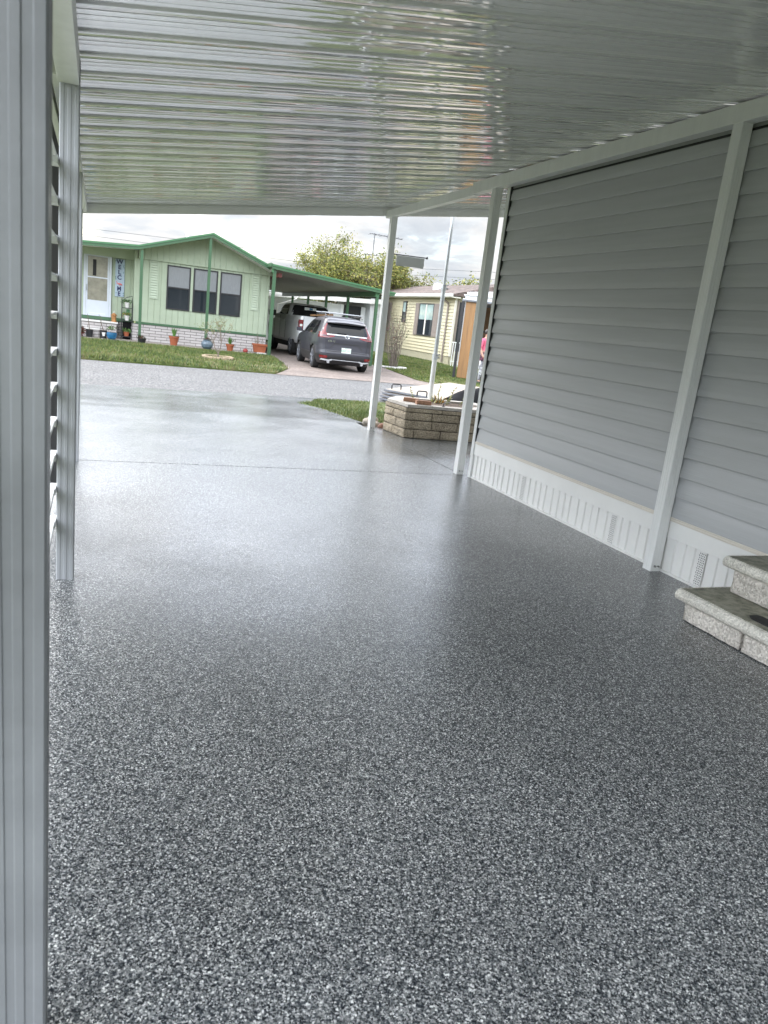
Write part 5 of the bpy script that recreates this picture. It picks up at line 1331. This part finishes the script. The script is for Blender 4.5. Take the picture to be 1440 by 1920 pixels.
# ------------------------------------------------------------------ surroundings outside the frame that the gloss reflects and that block light
nb = thing('side_house', 'pale house standing on the left beyond the slatted screen', 'house', (-13, 1, -.1)); NBO = Vector((-13, 1, -.1))
bb = B(); bb.box(-15.5, -10.6, -8, 5.5, -.1, 2.9, M_gwall); part(bb, 'wall', nb, NBO)
bb = B(); bb.prism([(-15.8, 2.9), (-13, 3.6), (-10.3, 2.9)], 'y', -8.3, 5.8, M_shingle); part(bb, 'roof', nb, NBO)

# ------------------------------------------------------------------ world, sun, camera
w = bpy.data.worlds.new('World'); scene.world = w; w.use_nodes = True
N = w.node_tree.nodes; L = w.node_tree.links
bg = N['Background']
SUN_EL, SUN_AZ = 42, -22      # azimuth measured from +y towards +x
sky = N.new('ShaderNodeTexSky'); sky.sky_type = 'NISHITA'; sky.sun_disc = False; sky.sun_elevation = R_(SUN_EL); sky.sun_rotation = R_(SUN_AZ); sky.air_density = 1; sky.dust_density = 2
tc = N.new('ShaderNodeTexCoord'); sx = N.new('ShaderNodeSeparateXYZ'); L.new(tc.outputs['Generated'], sx.inputs[0])
# project direction on a cloud layer
za = N.new('ShaderNodeMath'); za.operation = 'ADD'; za.inputs[1].default_value = .22; L.new(sx.outputs['Z'], za.inputs[0])
zm = N.new('ShaderNodeMath'); zm.operation = 'MAXIMUM'; zm.inputs[1].default_value = .05; L.new(za.outputs[0], zm.inputs[0])
dx = N.new('ShaderNodeMath'); dx.operation = 'DIVIDE'; L.new(sx.outputs['X'], dx.inputs[0]); L.new(zm.outputs[0], dx.inputs[1])
dy_ = N.new('ShaderNodeMath'); dy_.operation = 'DIVIDE'; L.new(sx.outputs['Y'], dy_.inputs[0]); L.new(zm.outputs[0], dy_.inputs[1])
cb = N.new('ShaderNodeCombineXYZ'); L.new(dx.outputs[0], cb.inputs[0]); L.new(dy_.outputs[0], cb.inputs[1])
c1 = N.new('ShaderNodeTexNoise'); c1.inputs['Scale'].default_value = 2.4; c1.inputs['Detail'].default_value = 9; c1.inputs['Roughness'].default_value = .6; c1.inputs['Distortion'].default_value = .6; L.new(cb.outputs[0], c1.inputs['Vector'])
cov = ramp(N, [(.40, (.30, .30, .30)), (.48, (.88, .88, .88)), (.56, (1, 1, 1))]); L.new(c1.outputs['Fac'], cov.inputs[0])
c2 = N.new('ShaderNodeTexNoise'); c2.inputs['Scale'].default_value = 2.0; c2.inputs['Detail'].default_value = 8; c2.inputs['Roughness'].default_value = .6; c2.inputs['Distortion'].default_value = .3
mp2 = N.new('ShaderNodeMapping'); mp2.inputs['Location'].default_value = (3.1, 7.7, 0); L.new(cb.outputs[0], mp2.inputs[0]); L.new(mp2.outputs[0], c2.inputs['Vector'])
shade = ramp(N, [(.34, (.70, .76, .84)), (.46, (.84, .88, .93)), (.53, (1.0, 1.0, 1.0)), (.68, (1.14, 1.13, 1.12))]); L.new(c2.outputs['Fac'], shade.inputs[0])
mixc = N.new('ShaderNodeMix'); mixc.data_type = 'RGBA'; L.new(cov.outputs[0], mixc.inputs[0])
sks = N.new('ShaderNodeMix'); sks.data_type = 'RGBA'; sks.blend_type = 'MULTIPLY'; sks.inputs[0].default_value = 1; L.new(sky.outputs[0], sks.inputs[6]); sks.inputs[7].default_value = (2.4, 2.4, 2.4, 1)
L.new(sks.outputs[2], mixc.inputs[6])
cl10 = N.new('ShaderNodeMix'); cl10.data_type = 'RGBA'; cl10.blend_type = 'MULTIPLY'; cl10.inputs[0].default_value = 1; L.new(shade.outputs[0], cl10.inputs[6]); cl10.inputs[7].default_value = (9, 9, 9, 1)
L.new(cl10.outputs[2], mixc.inputs[7])
# overcast luminance: brighter overhead than at the horizon, lifted round the veiled sun, plus an added side fill
ze = ramp(N, [(0, (.50/4,)*3), (.15, (.53/4,)*3), (.21, (.80/4,)*3), (.25, (1.4/4,)*3), (.33, (2.2/4,)*3), (.5, (1.9/4,)*3), (1, (1.2/4,)*3)]); L.new(sx.outputs['Z'], ze.inputs[0])
zx = N.new('ShaderNodeMath'); zx.operation = 'MULTIPLY'; zx.inputs[1].default_value = 4; L.new(ze.outputs[0], zx.inputs[0]); ze = zx
dt = N.new('ShaderNodeVectorMath'); dt.operation = 'DOT_PRODUCT'; L.new(tc.outputs['Generated'], dt.inputs[0])
sd = Vector((math.sin(R_(SUN_AZ))*math.cos(R_(SUN_EL)), math.cos(R_(SUN_AZ))*math.cos(R_(SUN_EL)), math.sin(R_(SUN_EL)))); dt.inputs[1].default_value = sd
gl = N.new('ShaderNodeMapRange'); gl.inputs['From Min'].default_value = .6; gl.inputs['From Max'].default_value = 1; gl.inputs['To Min'].default_value = 1; gl.inputs['To Max'].default_value = 1.35; gl.interpolation_type = 'SMOOTHSTEP'; L.new(dt.outputs['Value'], gl.inputs['Value'])
mu = N.new('ShaderNodeMath'); mu.operation = 'MULTIPLY'; L.new(ze.outputs[0], mu.inputs[0]); L.new(gl.outputs[0], mu.inputs[1])
d2 = N.new('ShaderNodeVectorMath'); d2.operation = 'DOT_PRODUCT'; L.new(tc.outputs['Generated'], d2.inputs[0]); d2.inputs[1].default_value = Vector((-.86, -.50, .05)).normalized()  # added fill: sky brightened low at left and behind to light the carport interior
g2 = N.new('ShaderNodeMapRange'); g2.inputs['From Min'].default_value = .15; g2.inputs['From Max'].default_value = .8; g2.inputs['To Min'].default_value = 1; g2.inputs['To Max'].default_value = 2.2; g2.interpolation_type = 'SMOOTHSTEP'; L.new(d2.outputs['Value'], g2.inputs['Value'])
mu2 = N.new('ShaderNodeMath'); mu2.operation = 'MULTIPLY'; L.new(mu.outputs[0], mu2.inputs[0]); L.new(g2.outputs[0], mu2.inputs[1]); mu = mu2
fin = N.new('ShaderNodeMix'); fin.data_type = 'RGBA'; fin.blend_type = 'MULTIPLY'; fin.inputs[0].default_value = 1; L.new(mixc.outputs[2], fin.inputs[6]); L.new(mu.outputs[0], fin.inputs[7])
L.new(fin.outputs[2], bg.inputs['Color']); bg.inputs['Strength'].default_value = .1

sl = bpy.data.lights.new('sun', 'SUN'); sl.energy = .5; sl.angle = R_(18); sl.color = (1, .95, .88)
so = bpy.data.objects.new('sun', sl); COL.objects.link(so); so.rotation_euler = (-sd).to_track_quat('-Z', 'Y').to_euler()

cam = bpy.data.cameras.new('camera'); co = bpy.data.objects.new('camera', cam); COL.objects.link(co); scene.camera = co
Rm = Matrix(((0.9318876042923268, 0.01814383022152341, 0.3622931056357552), (-0.3451724284248391, -0.2627531836406871, 0.9010087453193686), (0.11154141662004888, -0.9646924721959719, -0.23859368488461044)))
cr = Matrix((Rm.col[0], -Rm.col[1], -Rm.col[2])).transposed()
co.matrix_world = Matrix.Translation((0, 0, 1.33)) @ cr.to_4x4()
cam.sensor_fit = 'HORIZONTAL'; cam.sensor_width = 36; cam.lens = 35.02; cam.clip_start = .05; cam.clip_end = 2000
cam.dof.use_dof = True; cam.dof.focus_distance = 9; cam.dof.aperture_fstop = 11
scene.view_settings.view_transform = 'Standard'; scene.view_settings.look = 'None'; scene.view_settings.exposure = 1.02; scene.view_settings.gamma = 1
scene.render.engine = 'CYCLES'
